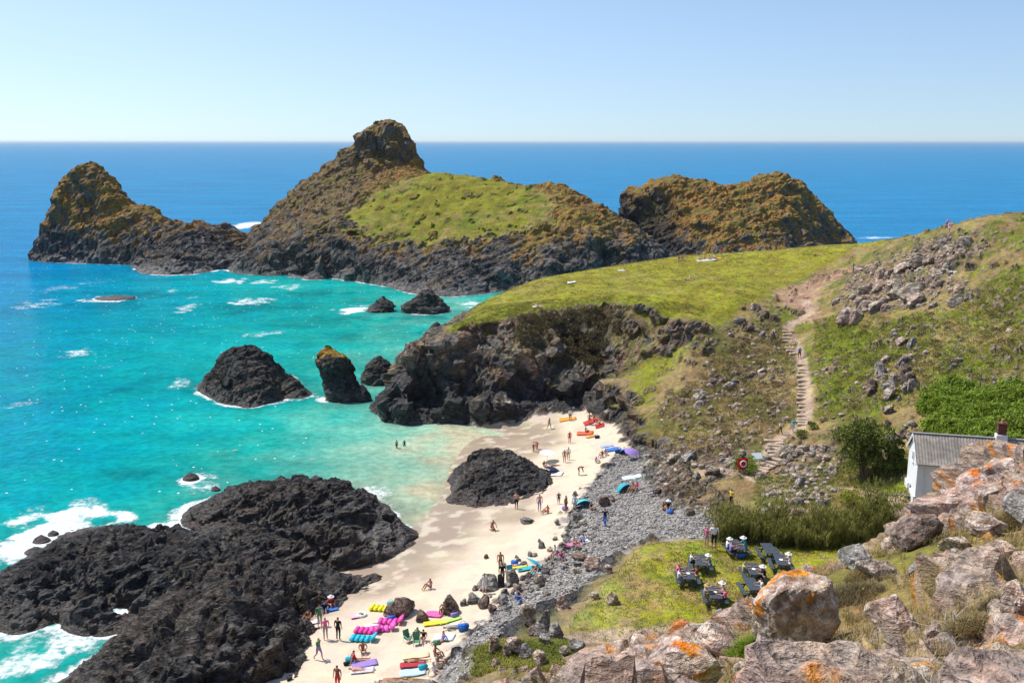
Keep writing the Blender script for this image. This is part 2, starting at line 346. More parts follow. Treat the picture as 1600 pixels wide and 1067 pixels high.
# ground under and right of the camera, and the hidden drop behind the spur's brow
near_pts += [np.array(p, float) for p in [(0,2,37.6),(6,4,36.5),(-4,5,35.5),(-8,10,31),(14,6,35.5),(-8,20,24),(-8,30,17),(-8,40,11),(-10,50,6),(25,10,35),(35,20,33),(35,32,30),(45,30,31),
   (17,38.5,21),(20,42,13),(23,46,9.5),(11,34,19),(13,40,11),(8,38,14),(9,44,8.5),(6,45,9),(3,48,9),(4,54,5.8),(28,44,16),(27,50,9.5),(36,46,18),(36,54,11),(46,48,22),(48,58,12),(60,50,22),(14,48,7.4),(20,50,8),(1,60,5.2),(-3,56,6.2)]]
LAND = Field(pts_of(ctrl) + near_pts)
HG = Grid(LAND, -70, 150, 1, 236, 0.5).blur(1)
def ground(x, y): return HG(x, y)
def gz(x, y): return float(HG(np.array([x]), np.array([y]))[0])
_T = np.concatenate([np.arange(6, 60, .12), np.arange(60, 260, .2)])
def hit(px, py, t0=0):       # where the line of sight of a spot first meets the land
    d = ray(px, py); T = _T[_T > t0]; X, Y, Z = d[0] * T, d[1] * T, CAM_Z + d[2] * T
    k = np.argmax(Z < np.maximum(ground(X, Y), 0)); return np.array((X[k], Y[k], max(float(ground(X[k:k+1], Y[k:k+1])[0]), 0.0)))
def hits(L, t0=58): return np.array([hit(px, py, t0) for px, py in L])
TF = [at(*p) for p in [(702,521,11.9),(735,511,12.6),(790,499,13.2),(850,487,14.0),(905,481,14.6),(960,477,15.1),(1020,481,15.5),(1060,489,15.6),(1095,497,15.2),(1150,478,16.2),(1215,452,16.8),(1270,432,17.8),(1335,408,19.6),(1400,390,22.4),(1480,368,26.6),(1600,345,29.6)]]
TB = [at(*p) for p in [(1600,332,30.8),(1480,361,27.4),(1400,374,23.8),(1300,385,21),(1170,396,19.2),(1050,405,18),(940,420,17),(830,440,15.5),(760,468,13.4),(725,497,12.4)]]
TURF = np.array([p[:2] for p in TF] + [p[:2] + np.array((0, 3.0)) for p in TB])
P_LUSH = hits([(1262,498),(1330,503),(1425,528),(1405,560),(1350,600),(1310,640),(1275,655),(1270,560)])
P_MIDG = hits([(972,592),(1010,562),(1062,530),(1090,535),(1055,566),(1025,600),(1015,640),(990,615)])
P_COTG = hits([(1385,758),(1425,750),(1424,786),(1385,776),(1350,770)])
P_LAWN = hits([(1128,848),(1010,852),(950,905),(905,950),(884,990),(900,1000),(1130,1010),(1260,960),(1330,860),(1390,815),(1240,850)])
P_SAND = np.array([p[:2] for p in hits([(757,660),(850,642),(935,628),(950,640),(968,672),(985,700),(965,712),(930,752),(893,800),(884,850),(850,885),(800,925),(770,965),(735,995),(690,1045),(670,1100),(400,1100),(380,1040),(300,900),(400,800),(560,740),(640,700),(690,680)])])
P_PEB = hits([(985,700),(965,712),(930,752),(893,800),(884,850),(850,885),(800,925),(770,965),(735,995),(690,1045),(670,1100),(705,1100),(735,1030),(800,975),(850,950),(925,905),(1000,846),(1130,842),(1150,815),(1100,805),(1030,780),(1012,740),(1015,712)])
P_SOIL = hits([(1215,470),(1212,455),(1260,440),(1330,418),(1335,424),(1290,445),(1275,470),(1290,492),(1285,503),(1245,502),(1262,487)])
P_OUT = hits([(1310,500),(1300,470),(1340,418),(1400,400),(1480,370),(1545,372),(1560,400),(1500,430),(1540,470),(1450,480),(1390,490)])
P_ROCKB = hits([(1015,712),(1040,700),(1100,690),(1160,700),(1160,740),(1110,760),(1150,790),(1135,812),(1090,806),(1030,785)])
PATH = hits([(1168,744),(1188,735),(1205,700),(1216,688),(1240,673),(1258,664),(1262,640),(1258,600),(1250,560),(1238,530),(1230,512),(1265,490),(1258,470)])
PATH2 = hits([(1100,735),(1140,738),(1175,742),(1215,765),(1260,772),(1300,765),(1350,772),(1425,797)])
PATH3 = hits([(1600,405),(1500,450),(1420,488),(1360,505),(1320,500),(1285,490)])
PATH4 = hits([(880,1000),(960,995),(1060,985),(1140,985)])
P_HEA = hits([(800,506),(850,491),(905,484),(965,482),(985,505),(965,540),(930,575),(885,575),(850,545),(815,545)])
P_BRK = hits([(1450,640),(1470,610),(1600,612),(1600,705),(1540,697),(1450,675)])
def land_colour(v, n, zb):
    x, y, z = v.T; p = v.astype(np.float32); L = len(x)
    nz = n[:, 2]; f1 = fbm(p * .12, 4, 3); f2 = fbm(p * .5, 4, 9); f3 = fbm(p * 1.6, 3, 21)
    # bare rock first: black where the tide washes it, grey and brown higher up
    col = mixc(np.tile(C_GREY, (L, 1)), C_BRN, sstep(-.25, .25, f2)); col = mixc(col, C_GREY * 1.5, sstep(.15, .4, f3) * .6)
    blk = sstep(8.2, 4.6, z + f2 * 2.6 + f1 * 3.5) * sstep(26, 18, x - (y - 130) * .1 + 6)
    col = mixc(col, C_BLK, blk * .95)
    col = mixc(col, C_ORG * .8, sstep(.25, .4, f1 + f2 * .4) * sstep(6, 9, z) * .35)
    rk = np.ones(L); sd = np.zeros(L); pb = np.zeros(L); wet = blk * .7
    # hill vegetation where it is not too steep
    cliffy = sstep(16, 10, x) * sstep(118, 124, y); g = sstep(.60, .74, nz + f3 * .10 + f2 * .16 - cliffy * .28) * sstep(3.1, 4.2, z + f2)
    hill = mixc(np.tile(C_TAN, (L, 1)), C_OLV, sstep(-.25, .25, f1 + f2 * .5)); hill = mixc(hill, C_DRY, sstep(.1, .45, f2 + f3 * .5) * .6)
    right = sstep(36, 44, x + (f1 * 6)) * sstep(86, 96, y); hill = mixc(hill, C_GR2 * 1.05, right * sstep(-.35, .15, f1 * .6 + f2) * .8)
    far_l = pdist(x, y, P_LUSH) + f2 * 2.0; hill = mixc(hill, C_GR2, sstep(-1, 1, far_l))
    ml = pdist(x, y, P_MIDG) + f2 * 2.0; hill = mixc(hill, (C_GR + C_GR2) / 2, sstep(-1, 1, ml)); g = np.maximum(g, sstep(-.5, .8, ml) * sstep(.4, .6, nz))
    br = pdist(x, y, P_BRK) + f2 * 2; hill = mixc(hill, C_GR2 * .55, sstep(-1, 1, br))
    he = pdist(x, y, P_HEA) + f2 * 2.5; hh = sstep(-1.5, .8, he) * sstep(.22, .45, nz + f3 * .1); hill = mixc(hill, C_HEA, hh); g = np.maximum(g, hh * .95)
    # rubble showing through the hill turf
    ob = pdist(x, y, P_OUT) + f1 * 4
    exposed = np.maximum(sstep(.24, .38, f2 * .7 + f3 * .55 + f1 * .25) * .8, sstep(-2, 3, ob) * sstep(-.12, .12, f2 + f3 * .6)) * sstep(5, 6, z)
    rb = sstep(-1, 1, pdist(x, y, P_ROCKB) + f2 * 2)
    g = g * (1 - exposed) * (1 - rb * sstep(-.25, .15, f2 + f3 * .3))
    col = mixc(col, C_PINK * (.85), exposed * (1 - .75 * hh)[:]) if True else col
    col = mixc(col, hill, 0 * g) * (1 - g)[:, None] + hill * g[:, None]; rk = rk * (1 - g)
    # the turf headland
    td = pdist(x, y, TURF) + f3 * .9 + f2 * .5; t = sstep(-.6, .5, td) * sstep(.55, .7, nz)
    turf = mixc(np.tile(C_GR, (L, 1)), C_GR2 * 1.25, sstep(.05, .4, f1 * .8 + f2 * .6) * .6); turf = mixc(turf, C_DRY * 1.0, sstep(.0, .5, f1 - f2 * .4 + f3 * .2) * .45)
    turf = mixc(turf, C_DRY, sstep(20, 27, z + f2 * 3) * .55); turf = mixc(turf, C_GR2 * 1.1, sstep(3.0, .5, td) * sstep(40, 30, x) * .7)
    col = col * (1 - t)[:, None] + turf * t[:, None]; rk *= 1 - t
    scar = sstep(-2.2, -.6, td) * sstep(.4, -.4, td) * sstep(.82, .66, nz) * sstep(0, .3, f1 + .25) * sstep(36, 30, x); col = mixc(col, C_SOIL * .75, scar * .8)
    # lawn, cottage grass
    ld = pdist(x, y, P_LAWN) + f3 * .8; l = sstep(-.6, .5, ld)
    lawn = mixc(np.tile(C_GR * 1.05, (L, 1)), C_DRY * 1.15, sstep(-.1, .35, f2 * .9 + f3 * .5 + sstep(22, 4, x) * .22 - .05)); lawn = mixc(lawn, C_GR2 * 1.5, sstep(.1, .4, fbm(p * .35, 3, 77)) * .7)
    col = col * (1 - l)[:, None] + lawn * l[:, None]; rk *= 1 - l
    cg = sstep(-.5, .5, pdist(x, y, P_COTG)); col = mixc(col, np.array((.20, .235, .02)), cg); rk *= 1 - cg
    # sand and shingle
    s = sstep(-.4, .5, pdist(x, y, P_SAND) + f2 * 1.4 + f3 * .5) * sstep(.7, .85, nz) * sstep(5, 3.6, z)
    sand = mixc(np.tile(C_SAND, (L, 1)), C_WET, sstep(1.1, .35, zb + f1 * .5)); sand = mixc(sand, C_SAND * .88, sstep(.1, .4, f2))
    col = col * (1 - s)[:, None] + sand * s[:, None]; rk *= 1 - s; sd = s; wet = wet * (1 - s) + s * sstep(.85, .15, zb + f1 * .3) * .8
    pd_ = pdist(x, y, P_PEB) + f2 * 1.6 + f3 * 1.2; pb = sstep(-.3, .5, pd_) * sstep(.7, .85, nz) * (1 - l)
    col = mixc(col, C_PEB, pb); sd = sd * (1 - pb); rk *= 1 - pb
    # worn ground and paths
    so_ = sstep(-1, .8, pdist(x, y, P_SOIL) + f3 * 1.5); col = mixc(col, C_SOIL * .95, so_ * .85)
    for P_, wd, c_, k_ in ((PATH, .62, C_PATH, .9), (PATH2, 1.0, C_PATH * .95, .9), (PATH3, .55, C_DRY * .9, .7), (PATH4, 1.0, C_PATH * 1.05, .8)):
        d = seg_dist(x, y, P_) + f3 * .35; q = sstep(wd + .35, wd - .15, d) * k_; col = mixc(col, c_, q); rk *= 1 - q; pb *= 1 - q; hh = hh * (1 - q)
    return dict(col=col, rk=rk, sd=sd, pb=pb, wet=wet, gr=np.maximum(t, l), hea=hh)
def rough_up(v, n, rk, amp=1.0, sc_=1.0, seed=0, strata=0.0):
    if (rk < .03).any() and not (rk < .03).all():
        m = rk >= .03; o = v.copy(); o[m] = rough_up(v[m], n[m], rk[m], amp, sc_, seed, strata); return o
    p = v.astype(np.float32); M = rot_m(.55, .35, .7) @ np.diag((1, .55, 1.6)); q = (p @ M.T.astype(np.float32)); q = q + .5 * np.stack([perlin(p * .3 * sc_, 91), perlin(p * .3 * sc_, 92), perlin(p * .3 * sc_, 93)], 1)
    h1, e1 = facet(q * (.30 * sc_), 5 + seed); h2, e2 = facet(q * (.95 * sc_), 8 + seed)
    d = ridged(q * (.16 * sc_), 3, 33 + seed) * .75 + h1 * 1.2 - .28 * sstep(.10, 0, e1) + h2 * .42 - .10 * sstep(.10, 0, e2) + fbm(p * 1.3 * sc_, 3, 31 + seed) * .22 - .3
    if strata:       # slanting ledges
        u = p @ np.array((.80, .52, .30), np.float32); w_ = p @ np.array((-.50, .80, .34), np.float32); z_ = p @ np.array((-.1, -.42, .9), np.float32)
        d = d + strata * (ridged(np.stack([u * .07, w_ * .30, z_ * .22], 1) * sc_, 3, 55 + seed) - .3) + strata * .35 * (ridged(np.stack([u * .3, w_ * 1.3, z_ * 1.0], 1) * sc_, 2, 57 + seed) - .3)
    return v + n * (d * amp / sc_ * rk)[:, None]
def build_land(name, x0, x1, y0, y1, st, kind):
    v, f, nx, ny = grid_mesh(x0, x1, y0, y1, st, ground)
    zb = v[:, 2].copy(); p0 = v.astype(np.float32)
    n = grid_normals(v, nx, ny)
    # broad unevenness, stronger on steep ground
    steep = sstep(.93, .7, n[:, 2]) * sstep(.3, 1.5, zb)
    v[:, 2] += fbm(p0 * .16, 3, 1) * (.10 + .9 * steep) * sstep(2.2, 5, zb) + fbm(p0 * .8, 3, 2) * .09 * sstep(2.5, 5, zb)
    cl = sstep(.86, .55, n[:, 2]) * sstep(-.5, 2, zb) * sstep(45, 30, v[:, 0])     # buttresses and clefts down the sea cliffs
    q = np.stack([p0[:, 0] * .13 + p0[:, 2] * .05, p0[:, 1] * .10, p0[:, 2] * .06], 1); bt = ridged(q, 3, 19) * 3.4 + fbm(q * 2.5, 2, 20) * 1.6 - 1.6
    hn = n.copy(); hn[:, 2] *= .3; v += hn * (bt * cl)[:, None]
    n = grid_normals(v, nx, ny); A = land_colour(v, n, zb)
    v = rough_up(v, n, A['rk'] * sstep(-1.5, 1.0, zb) * (.55 + .3 * cl), 1.0, .85, 0, .9)
    v[:, 2] += A['hea'] * (np.abs(fbm(p0 * .9, 3, 6)) * 1.3)
    v[:, 2] += A['pb'] * fbm(p0 * 1.2, 2, 14) * .10 + A['sd'] * fbm(p0 * .45, 3, 15) * .06 * sstep(.5, 1, zb)
    keep = zb > -1.2
    v, f, A = cull(v, f, keep, A); A.pop('gr'); A.pop('hea')
    return mk(name, v, f, MT, None, A['rk'][f].mean(1) < .55, A)
head = build_land('headland', -36, 118, 47, 204, .28, 'far'); tag(head, 'green turf headland with rocky cliffs, sandy cove and grassy hillside', kind='structure')
# ---- the spur below the camera
def spur_colour(v, n):
    x, y, z = v.T; p = v.astype(np.float32); L = len(x)
    f1 = fbm(p * .25, 3, 41); f2 = fbm(p * .8, 4, 42); f3 = fbm(p * 2.6, 3, 43); nz = n[:, 2]
    rock = mixc(np.tile(C_PINK * 1.1, (L, 1)), C_BRN * 1.8, sstep(-.1, .4, f2)); rock = mixc(rock, np.array((.52, .43, .36)), sstep(.12, .3, f3 + f2 * .3) * .7)
    rock = mixc(rock, np.array((.20, .17, .15)), sstep(.1, .4, -f2 + f3 * .3) * .6); rock = mixc(rock, np.array((.60, .22, .02)), sstep(.40, .46, fbm(p * 1.6, 4, 47) + f3 * .15) * .85)
    veg = mixc(np.tile(C_DRY * .85, (L, 1)), C_OLV * 1.3, sstep(.05, .4, f2) * .7); veg = mixc(veg, C_TAN * .8, sstep(-.1, .3, f3)); veg = mixc(veg, C_GR2 * .9, sstep(.3, .5, f1 + f3 * .3) * .5)
    ridge = sstep(12, 16, x - (y - 28) * .1) * sstep(21, 26, y)      # the crag in front of the cottage is mostly bare
    low = sstep(9, 4, x) * sstep(22, 26, y)
    g = sstep(-.05, .12, .10 + f1 * .8 + f2 * .55 + f3 * .2 - ridge * .55 - low * .30) * sstep(.45, .65, nz + f3 * .1)
    col = rock * (1 - g)[:, None] + veg * g[:, None]
    return dict(col=col, rk=1 - g, sd=np.zeros(L), pb=np.zeros(L), wet=np.zeros(L), veg=g)
v, f, nx, ny = grid_mesh(-11, 47, 5, 47, .11, ground); n = grid_normals(v, nx, ny)
v[:, 2] += fbm(v.astype(np.float32) * .35, 4, 51) * .35; n = grid_normals(v, nx, ny); A = spur_colour(v, n)
SPUR_V, SPUR_VEG = v.copy(), A['veg']
v = rough_up(v, n, A['rk'] * .85 * sstep(47, 46, v[:, 1]) + .03, 1.0, 1.1, 4, .3)
A.pop('veg'); SPURM = v.copy().reshape(ny, nx, 3)
spur = mk('hillside', v, f, MTN, None, A['rk'][f].mean(1) < .5, A); tag(spur, 'rocky dry heath slope below the viewpoint', kind='structure')
# ------------------------------------------------------------------ sea stacks, islands and tide rocks
OCC = []                        # (field, box, threshold) of everything that breaks the water, for the foam
ISL = {}
def spots(L):
    o = []
    for e in L:
        if isinstance(e, list): o += line([q[1:] if q[0] == 'y' else q for q in e], 2.5, at_y if e[0][0] == 'y' else at)
        elif e[0] == 'y': o.append(at_y(*e[1:]))
        elif e[0] == 'w': o.append(np.array(e[1:], float))
        else: o.append(at(*e))
    return o
def Y(L): return [('y',) + p for p in L]
def YS(L): return Y([(px, py + 3, y + 5) for px, py, y in L])         # the same crest a little farther back, so that it has body
def black_rock(v, n, zb):
    x, y, z = v.T; p = v.astype(np.float32); L = len(x); f1 = fbm(p * .13, 3, 61); f2 = fbm(p * .9, 4, 62); f3 = fbm(p * 3, 3, 63)
    c = mixc(np.tile(C_BLK * 1.3, (L, 1)), (.150, .137, .118), sstep(-.15, .35, f2 + f1 * .5) * .65); c = mixc(c, (.088, .062, .043), sstep(-.05, .3, -f2 * .7 + f3 * .4 + f1 * 1.1) * .6); c = mixc(c, (.215, .20, .18), sstep(-15, -9, x + (y - 80) * .25 + f1 * 4) * sstep(97, 90, y) * .75 * sstep(-.3, .1, f2))
    c = mixc(c, (.16, .145, .13), sstep(.25, .5, f3 + f1 * .4) * .45); c = mixc(c, (.075, .045, .030), sstep(1.3, .3, z + f2) * .7)
    c = c * .82
    return dict(col=c, rk=np.ones(L), sd=np.zeros(L), pb=np.zeros(L), wet=.75 * sstep(2.6, .4, z + f2) + .05)
def island(name, label, cat, L, st, colour, amp=1.0, scl=1.0, blur=1, seed=0, cut=-.8, parent=None, box=None, smooth=0.0, strata=.8, but=0.0):
    P = np.array(spots(L)); F = Field(P, smooth)
    x0, y0 = P[:, :2].min(0); x1, y1 = P[:, :2].max(0)
    G = Grid(F, x0, x1, y0, y1, max(st * 1.5, .5)).blur(blur)
    v, f, nx, ny = grid_mesh(x0, x1, y0, y1, st, G); zb = v[:, 2].copy(); n = grid_normals(v, nx, ny)
    p0 = v.astype(np.float32)
    if but:          # ribs and clefts down the steep sides
        cl = sstep(.93, .6, n[:, 2]) * sstep(-.5, 3, zb); q = np.stack([p0[:, 0] * .11 + p0[:, 2] * .05, p0[:, 1] * .05, p0[:, 2] * .04], 1); hn = n.copy(); hn[:, 2] *= .3
        v += hn * ((ridged(q, 3, 119 + seed) * 3.0 + fbm(q * 2.6, 2, 120 + seed) * 1.6 - 1.2) * cl * but)[:, None]; n = grid_normals(v, nx, ny)
    v[:, 2] += fbm(p0 * .14, 3, 70 + seed) * .9 * amp * sstep(-.5, 2, zb) / scl
    A = colour(v, n, zb); v = rough_up(v, n, np.clip(A['rk'], .05, 1) * amp * sstep(-.6, 1.3, zb), 1.0, scl, seed, strata)
    e = np.minimum(np.minimum(v[:, 0] - x0, x1 - v[:, 0]), np.minimum(v[:, 1] - y0, y1 - v[:, 1])); keep = (zb > cut)
    OCC.append((G, (x0, x1, y0, y1), 0.0)); ISL[name + str(len(OCC))] = G
    v, f, A = cull(v, f, keep, {k: a for k, a in A.items() if k in ('col', 'rk', 'sd', 'pb', 'wet')})
    o = mk(name, v, f, MT, parent, False, A); tag(o, label, cat); o['grid'] = len(OCC) - 1
    return o, G
def isle_colour(green=None, top=12.0, org=1.0, blk=7.0):
    def fn(v, n, zb):
        x, y, z = v.T; p = v.astype(np.float32); L = len(x); nz = n[:, 2]
        f1 = fbm(p * .07, 3, 81); f2 = fbm(p * .28, 4, 82); f3 = fbm(p * 1.0, 3, 83)
        c = mixc(np.tile(C_GREY * 1.0, (L, 1)), C_BRN * 1.0, sstep(-.2, .25, f2)); c = mixc(c, (.24, .22, .19), sstep(.2, .45, f3 + f2 * .4) * .5)
        c = mixc(c, mixc(np.tile(C_BLK * 1.4, (L, 1)), (.20, .185, .17), sstep(-.1, .35, f3 * .8 + f2 * .7)), sstep(blk + 3, blk - 3, z + f2 * 7 + f1 * 9) * .9)
        lic = sstep(top - 6, top + 2, z + f2 * 9 + f1 * 5) * org * sstep(.2, .5, nz + f3 * .2) * (1 - .55 * sstep(-40, -56, x + f2 * 10) * sstep(-112, -98, x)); c = mixc(c, mixc(np.tile(C_ORG, (L, 1)), C_BRN * 1.2, sstep(.12, .5, f3 + f2 * .5)), np.clip(lic, 0, 1) * .85); cave = sstep(62, 54, x) * sstep(300, 320, y) * sstep(24, 16, z) * (x > 30); c = mixc(c, C_BLK, cave * .9)  # black rock and overhang shade of the left face, both put into the colour
        ol = sstep(top - 2, top + 4, z + f1 * 8) * sstep(.5, .75, nz + f3 * .15) * sstep(-.15, .2, f2 + f1 * .3) * org; c = mixc(c, C_OLV * 1.2, ol * .5)
        g = np.zeros(L)
        if green is not None:
            gd = pdist(x, y, green) + f2 * 5 + f3 * 1.5; g = sstep(-1.2, 1.2, gd) * sstep(.45, .62, nz + f3 * .1) * (1 - sstep(.42, .52, f2 + f3 * .25) * .8)
            t = mixc(np.tile(C_GR * .78, (L, 1)), C_GR2 * 1.0, sstep(-.1, .35, f2 + f1)); t = mixc(t, C_DRY * .9, sstep(.1, .4, f1 * .8 - f2 * .5 + f3 * .3) * .6); t = mixc(t, C_TAN, sstep(4, 0, gd) * .6)
            c = c * (1 - g)[:, None] + t * g[:, None]
        return dict(col=c, rk=(1 - g) * (1 - .4 * ol), sd=np.zeros(L), pb=np.zeros(L), wet=.6 * sstep(4, 1, z + f2))
    return fn
# far-left crag
island('rock_island', 'jagged brown and black rock island with a lichen covered crown at the far left', 'rock island', [
 [(66,413,-.6),(105,414,-.6),(200,417,-.6),(214,432,-.6),(265,437,-.6),(325,433,-.6),(345,424,-.6),(380,428,-.6)],
 Y([(68,400,328),(80,330,333),(94,294,336),(103,279,338),(122,263,339),(145,262,339),(165,266,339),(186,296,338),(200,318,336),(235,321,331),(260,346,325),(300,356,321),(326,380,316)]), YS([(84,330,333),(97,294,336),(106,279,338),(122,263,339),(145,262,339),(163,266,339),(184,296,338),(200,318,336),(235,321,331),(260,346,325),(300,356,321)]),
 Y([(316,354,336),(345,349,338),(370,359,337),(388,374,332)]), ('y',120,345,331),('y',95,362,330),('y',170,350,328),('y',210,350,328),('y',200,385,322),('y',120,390,326),('y',260,385,314),('y',300,390,310),('y',265,412,302),('y',225,418,304),('y',310,415,302),('y',150,300,336),('y',110,300,336),('y',360,390,322),('y',340,405,308),('y',370,405,310),
 ('w',-166,325,-4),('w',-168,345,-6),('w',-160,356,-6),('w',-130,356,-6),('w',-100,352,-6),('w',-80,345,-6),('w',-78,325,-5),('w',-76,305,-3),('w',-80,290,-3),('w',-120,292,-3),('w',-150,310,-4)], .45, isle_colour(None, 13, 1.0, 7), .55, .6, 0, 3, strata=1.5, but=.5)
# the big green-backed island
P_ISL = np.array([p[:2] for p in spots(Y([(535,335,302),(575,305,314),(640,275,326),(700,271,326),(770,281,318),(815,293,308),(886,343,284),(850,362,281),(790,376,278),(700,386,279),(610,388,286),(545,352,294)]))])
island('grassy_island', 'large rocky island with a domed green meadow and a steep pointed crag behind', 'rock island', [
 [(378,432,-.6),(420,435,-.6),(470,432,-.6),(520,439,-.6),(560,444,-.6),(600,452,-.6),(640,464,-.6),(700,470,-.6),(760,464,-.6),(800,457,-.6)],
 ('w',20,266,-1),('w',40,272,-2),('w',58,282,-2),('w',64,296,-3),('w',50,318,-3),('w',20,352,-4),('w',-20,372,-4),('w',-60,372,-4),('w',-92,352,-4),('w',-98,325,-3),('w',-92,300,-2),
 Y([(388,400,316),(405,353,336),(440,316,341),(475,291,344),(500,271,345),(520,250,346),(536,235,346),(560,237,346)]), Y([(566,217,346),(574,206,346),(590,199,346),(605,198,346),(618,196,346),(632,212,346),(648,238,346),(668,270,346)]), Y([(568,220,352),(576,209,352),(590,202,352),(605,201,352),(618,199,352),(632,216,352),(648,242,352)]), ('y',600,233,344.5),('y',575,238,344.5),('y',625,243,344.5),('y',562,244,345),
 ('y',605,255,342),('y',580,258,341),('y',635,258,342),('y',600,278,334),('y',560,285,333),('y',640,272,334),('w',-47,358,36),('w',-38,360,26),('w',-58,358,24),('w',-75,355,14),('w',-30,356,16),
 Y([(640,277,325),(690,269,322),(770,280,315),(820,292,307)]), Y([(832,290,303),(880,293,300),(930,319,295),(990,356,291),(1046,401,288)]),
 ('w',0,330,20),('w',20,318,18),('w',-20,340,22),
 Y([(618,388,284),(700,387,278),(790,378,276),(850,364,279),(886,345,282)]), ('y',650,325,302),('y',720,320,300),('y',800,330,292),('y',600,320,306),('y',700,355,288),
 Y([(400,388,305),(450,350,316),(500,312,324),(545,305,318)]), ('y',480,370,300),('y',540,360,294),('y',430,400,296),('y',500,400,287),('y',580,400,281),('y',460,415,292),('y',540,425,281),
 ('y',640,415,272),('y',700,430,262),('y',620,440,269),('y',780,420,265),('y',860,405,267),('y',920,375,276),('y',980,395,276),('y',760,445,259),('y',670,450,257)], .42, isle_colour(P_ISL, 14, 1.0, 8), .5, .6, 0, 6, strata=1.5, but=1.2)
island('lichen_island', 'broad rust coloured rock island with a cave side painted dark for shade, beyond the turf headland', 'rock island', [
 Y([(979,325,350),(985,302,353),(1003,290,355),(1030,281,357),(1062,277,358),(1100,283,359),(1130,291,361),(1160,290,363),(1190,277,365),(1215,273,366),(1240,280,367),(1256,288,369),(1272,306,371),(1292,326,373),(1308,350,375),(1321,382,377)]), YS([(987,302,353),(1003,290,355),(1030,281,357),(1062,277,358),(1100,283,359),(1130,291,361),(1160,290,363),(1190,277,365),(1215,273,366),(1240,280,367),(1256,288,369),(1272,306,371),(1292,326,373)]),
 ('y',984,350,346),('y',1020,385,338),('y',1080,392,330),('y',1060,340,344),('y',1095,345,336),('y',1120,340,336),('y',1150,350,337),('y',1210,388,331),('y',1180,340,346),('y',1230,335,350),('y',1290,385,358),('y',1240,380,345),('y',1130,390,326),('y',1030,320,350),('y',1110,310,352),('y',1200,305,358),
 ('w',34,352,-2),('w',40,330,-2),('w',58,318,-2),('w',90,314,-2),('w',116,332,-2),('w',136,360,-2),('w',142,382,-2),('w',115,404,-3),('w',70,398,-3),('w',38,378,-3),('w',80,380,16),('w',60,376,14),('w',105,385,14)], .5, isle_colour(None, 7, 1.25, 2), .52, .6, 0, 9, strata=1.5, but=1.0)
# tide rocks
island('dome_rock', 'rounded black rock dome standing in the turquoise water', 'sea rock', [
 [(291,597,-.5),(308,618,-.5),(345,635,-.5),(390,645,-.5),(432,633,-.5),(467,607,-.5),(478,590,-.5)], ('w',-52,164,-2),('w',-42,167,-2),('w',-33,162,-2),('w',-56,152,-2),('w',-28,154,-2),
 *Y([(380,541,153),(398,545,153),(345,556,152),(420,553,152.5),(452,577,150.5),(318,585,149.5),(390,600,146),(358,572,149.5),(425,595,147.2),(350,610,145.8),(395,625,143.6)]),
 ('w',-62,140,-3),('w',-22,140,-3),('w',-22,168,-3),('w',-62,168,-3)], .2, black_rock, .72, 1.5, 1, 11)
island('beach_rock', 'rounded black rock sitting where the sand meets the water', 'rock', [
 [(694,722,-.2),(700,748,-.2),(710,772,.0),(725,790,.1),(770,795,.2),(832,784,.5),(858,765,.8),(861,745,.9)], ('w',2.5,113.5,0),('w',-2,116.5,-.3),('w',-6,115,-.6),('w',4.6,110,.6),
 *Y([(738,703,109.5),(780,699,110),(815,718,109),(842,745,107),(780,730,106.3),(735,735,105.8),(765,760,103.2),(810,765,103.6),(718,752,105),(800,745,105.2),(770,780,102),(760,715,108.3)]),
 ('w',8,98,.3),('w',8,119,.3),('w',-11,119,-1),('w',-11,98,-.6)], .15, black_rock, .62, 1.7, 1, 13, cut=-.3)
islA, GA = island('rock_shelf', 'wide shelf of jagged black rock filling the lower left shore', 'rock shelf', [
 [(-60,930,-.5),(0,893,-.4),(55,852,-.3),(95,822,-.3),(135,812,-.3),(200,822,-.3),(250,818,-.3),(330,832,-.2)], [(400,868,.1),(470,896,.1),(530,898,.2),(578,912,.3)], [(385,855,-1.2),(460,884,-1.2),(530,887,-1.2),(592,900,-1.2)],
 [(588,905,.5),(562,925,.6),(522,945,.8),(502,955,.8),(472,988,1.0),(462,1015,1.2),(452,1045,1.4),(418,1064,1.4),(395,1090,1.4)],
 [(0,1000,-.5),(90,985,-.5),(188,958,-.5)], [(198,965,-.4),(190,1005,-.5),(130,1035,-.5),(60,1065,-.5),(20,1090,-.5)],
 (300,855,2.4),(372,872,2.6),(250,880,3.6),(350,930,4.8),(200,870,3.8),(120,850,2.4),(60,910,2.2),(30,960,1.2),(130,920,2.8),(160,945,1.6),(260,960,3.6),(250,1010,3.2),(350,1010,5.2),(300,1055,4.2),(430,950,4.2),(500,920,2.5),(550,914,1.3),(440,908,2.6),(420,1010,3.4),(200,1050,2.2),(240,1100,3),(340,1110,4.4),(0,930,1.2),
 (100,1020,-1.2),(0,1050,-1.4),('w',-70,84,-2),('w',-60,104,-2),('w',-48,112,-2),('w',-6,90,-1.5),('w',-9,86,-1.2),('w',-4,78,-1.5),('w',-7,68,-1.2),('w',-10,58,-.8),('w',-24,54,1.0),('w',-50,56,-2),('w',-70,60,-2)], .17, black_rock, .85, 1.2, 0, 15, cut=-.25, strata=1.3)
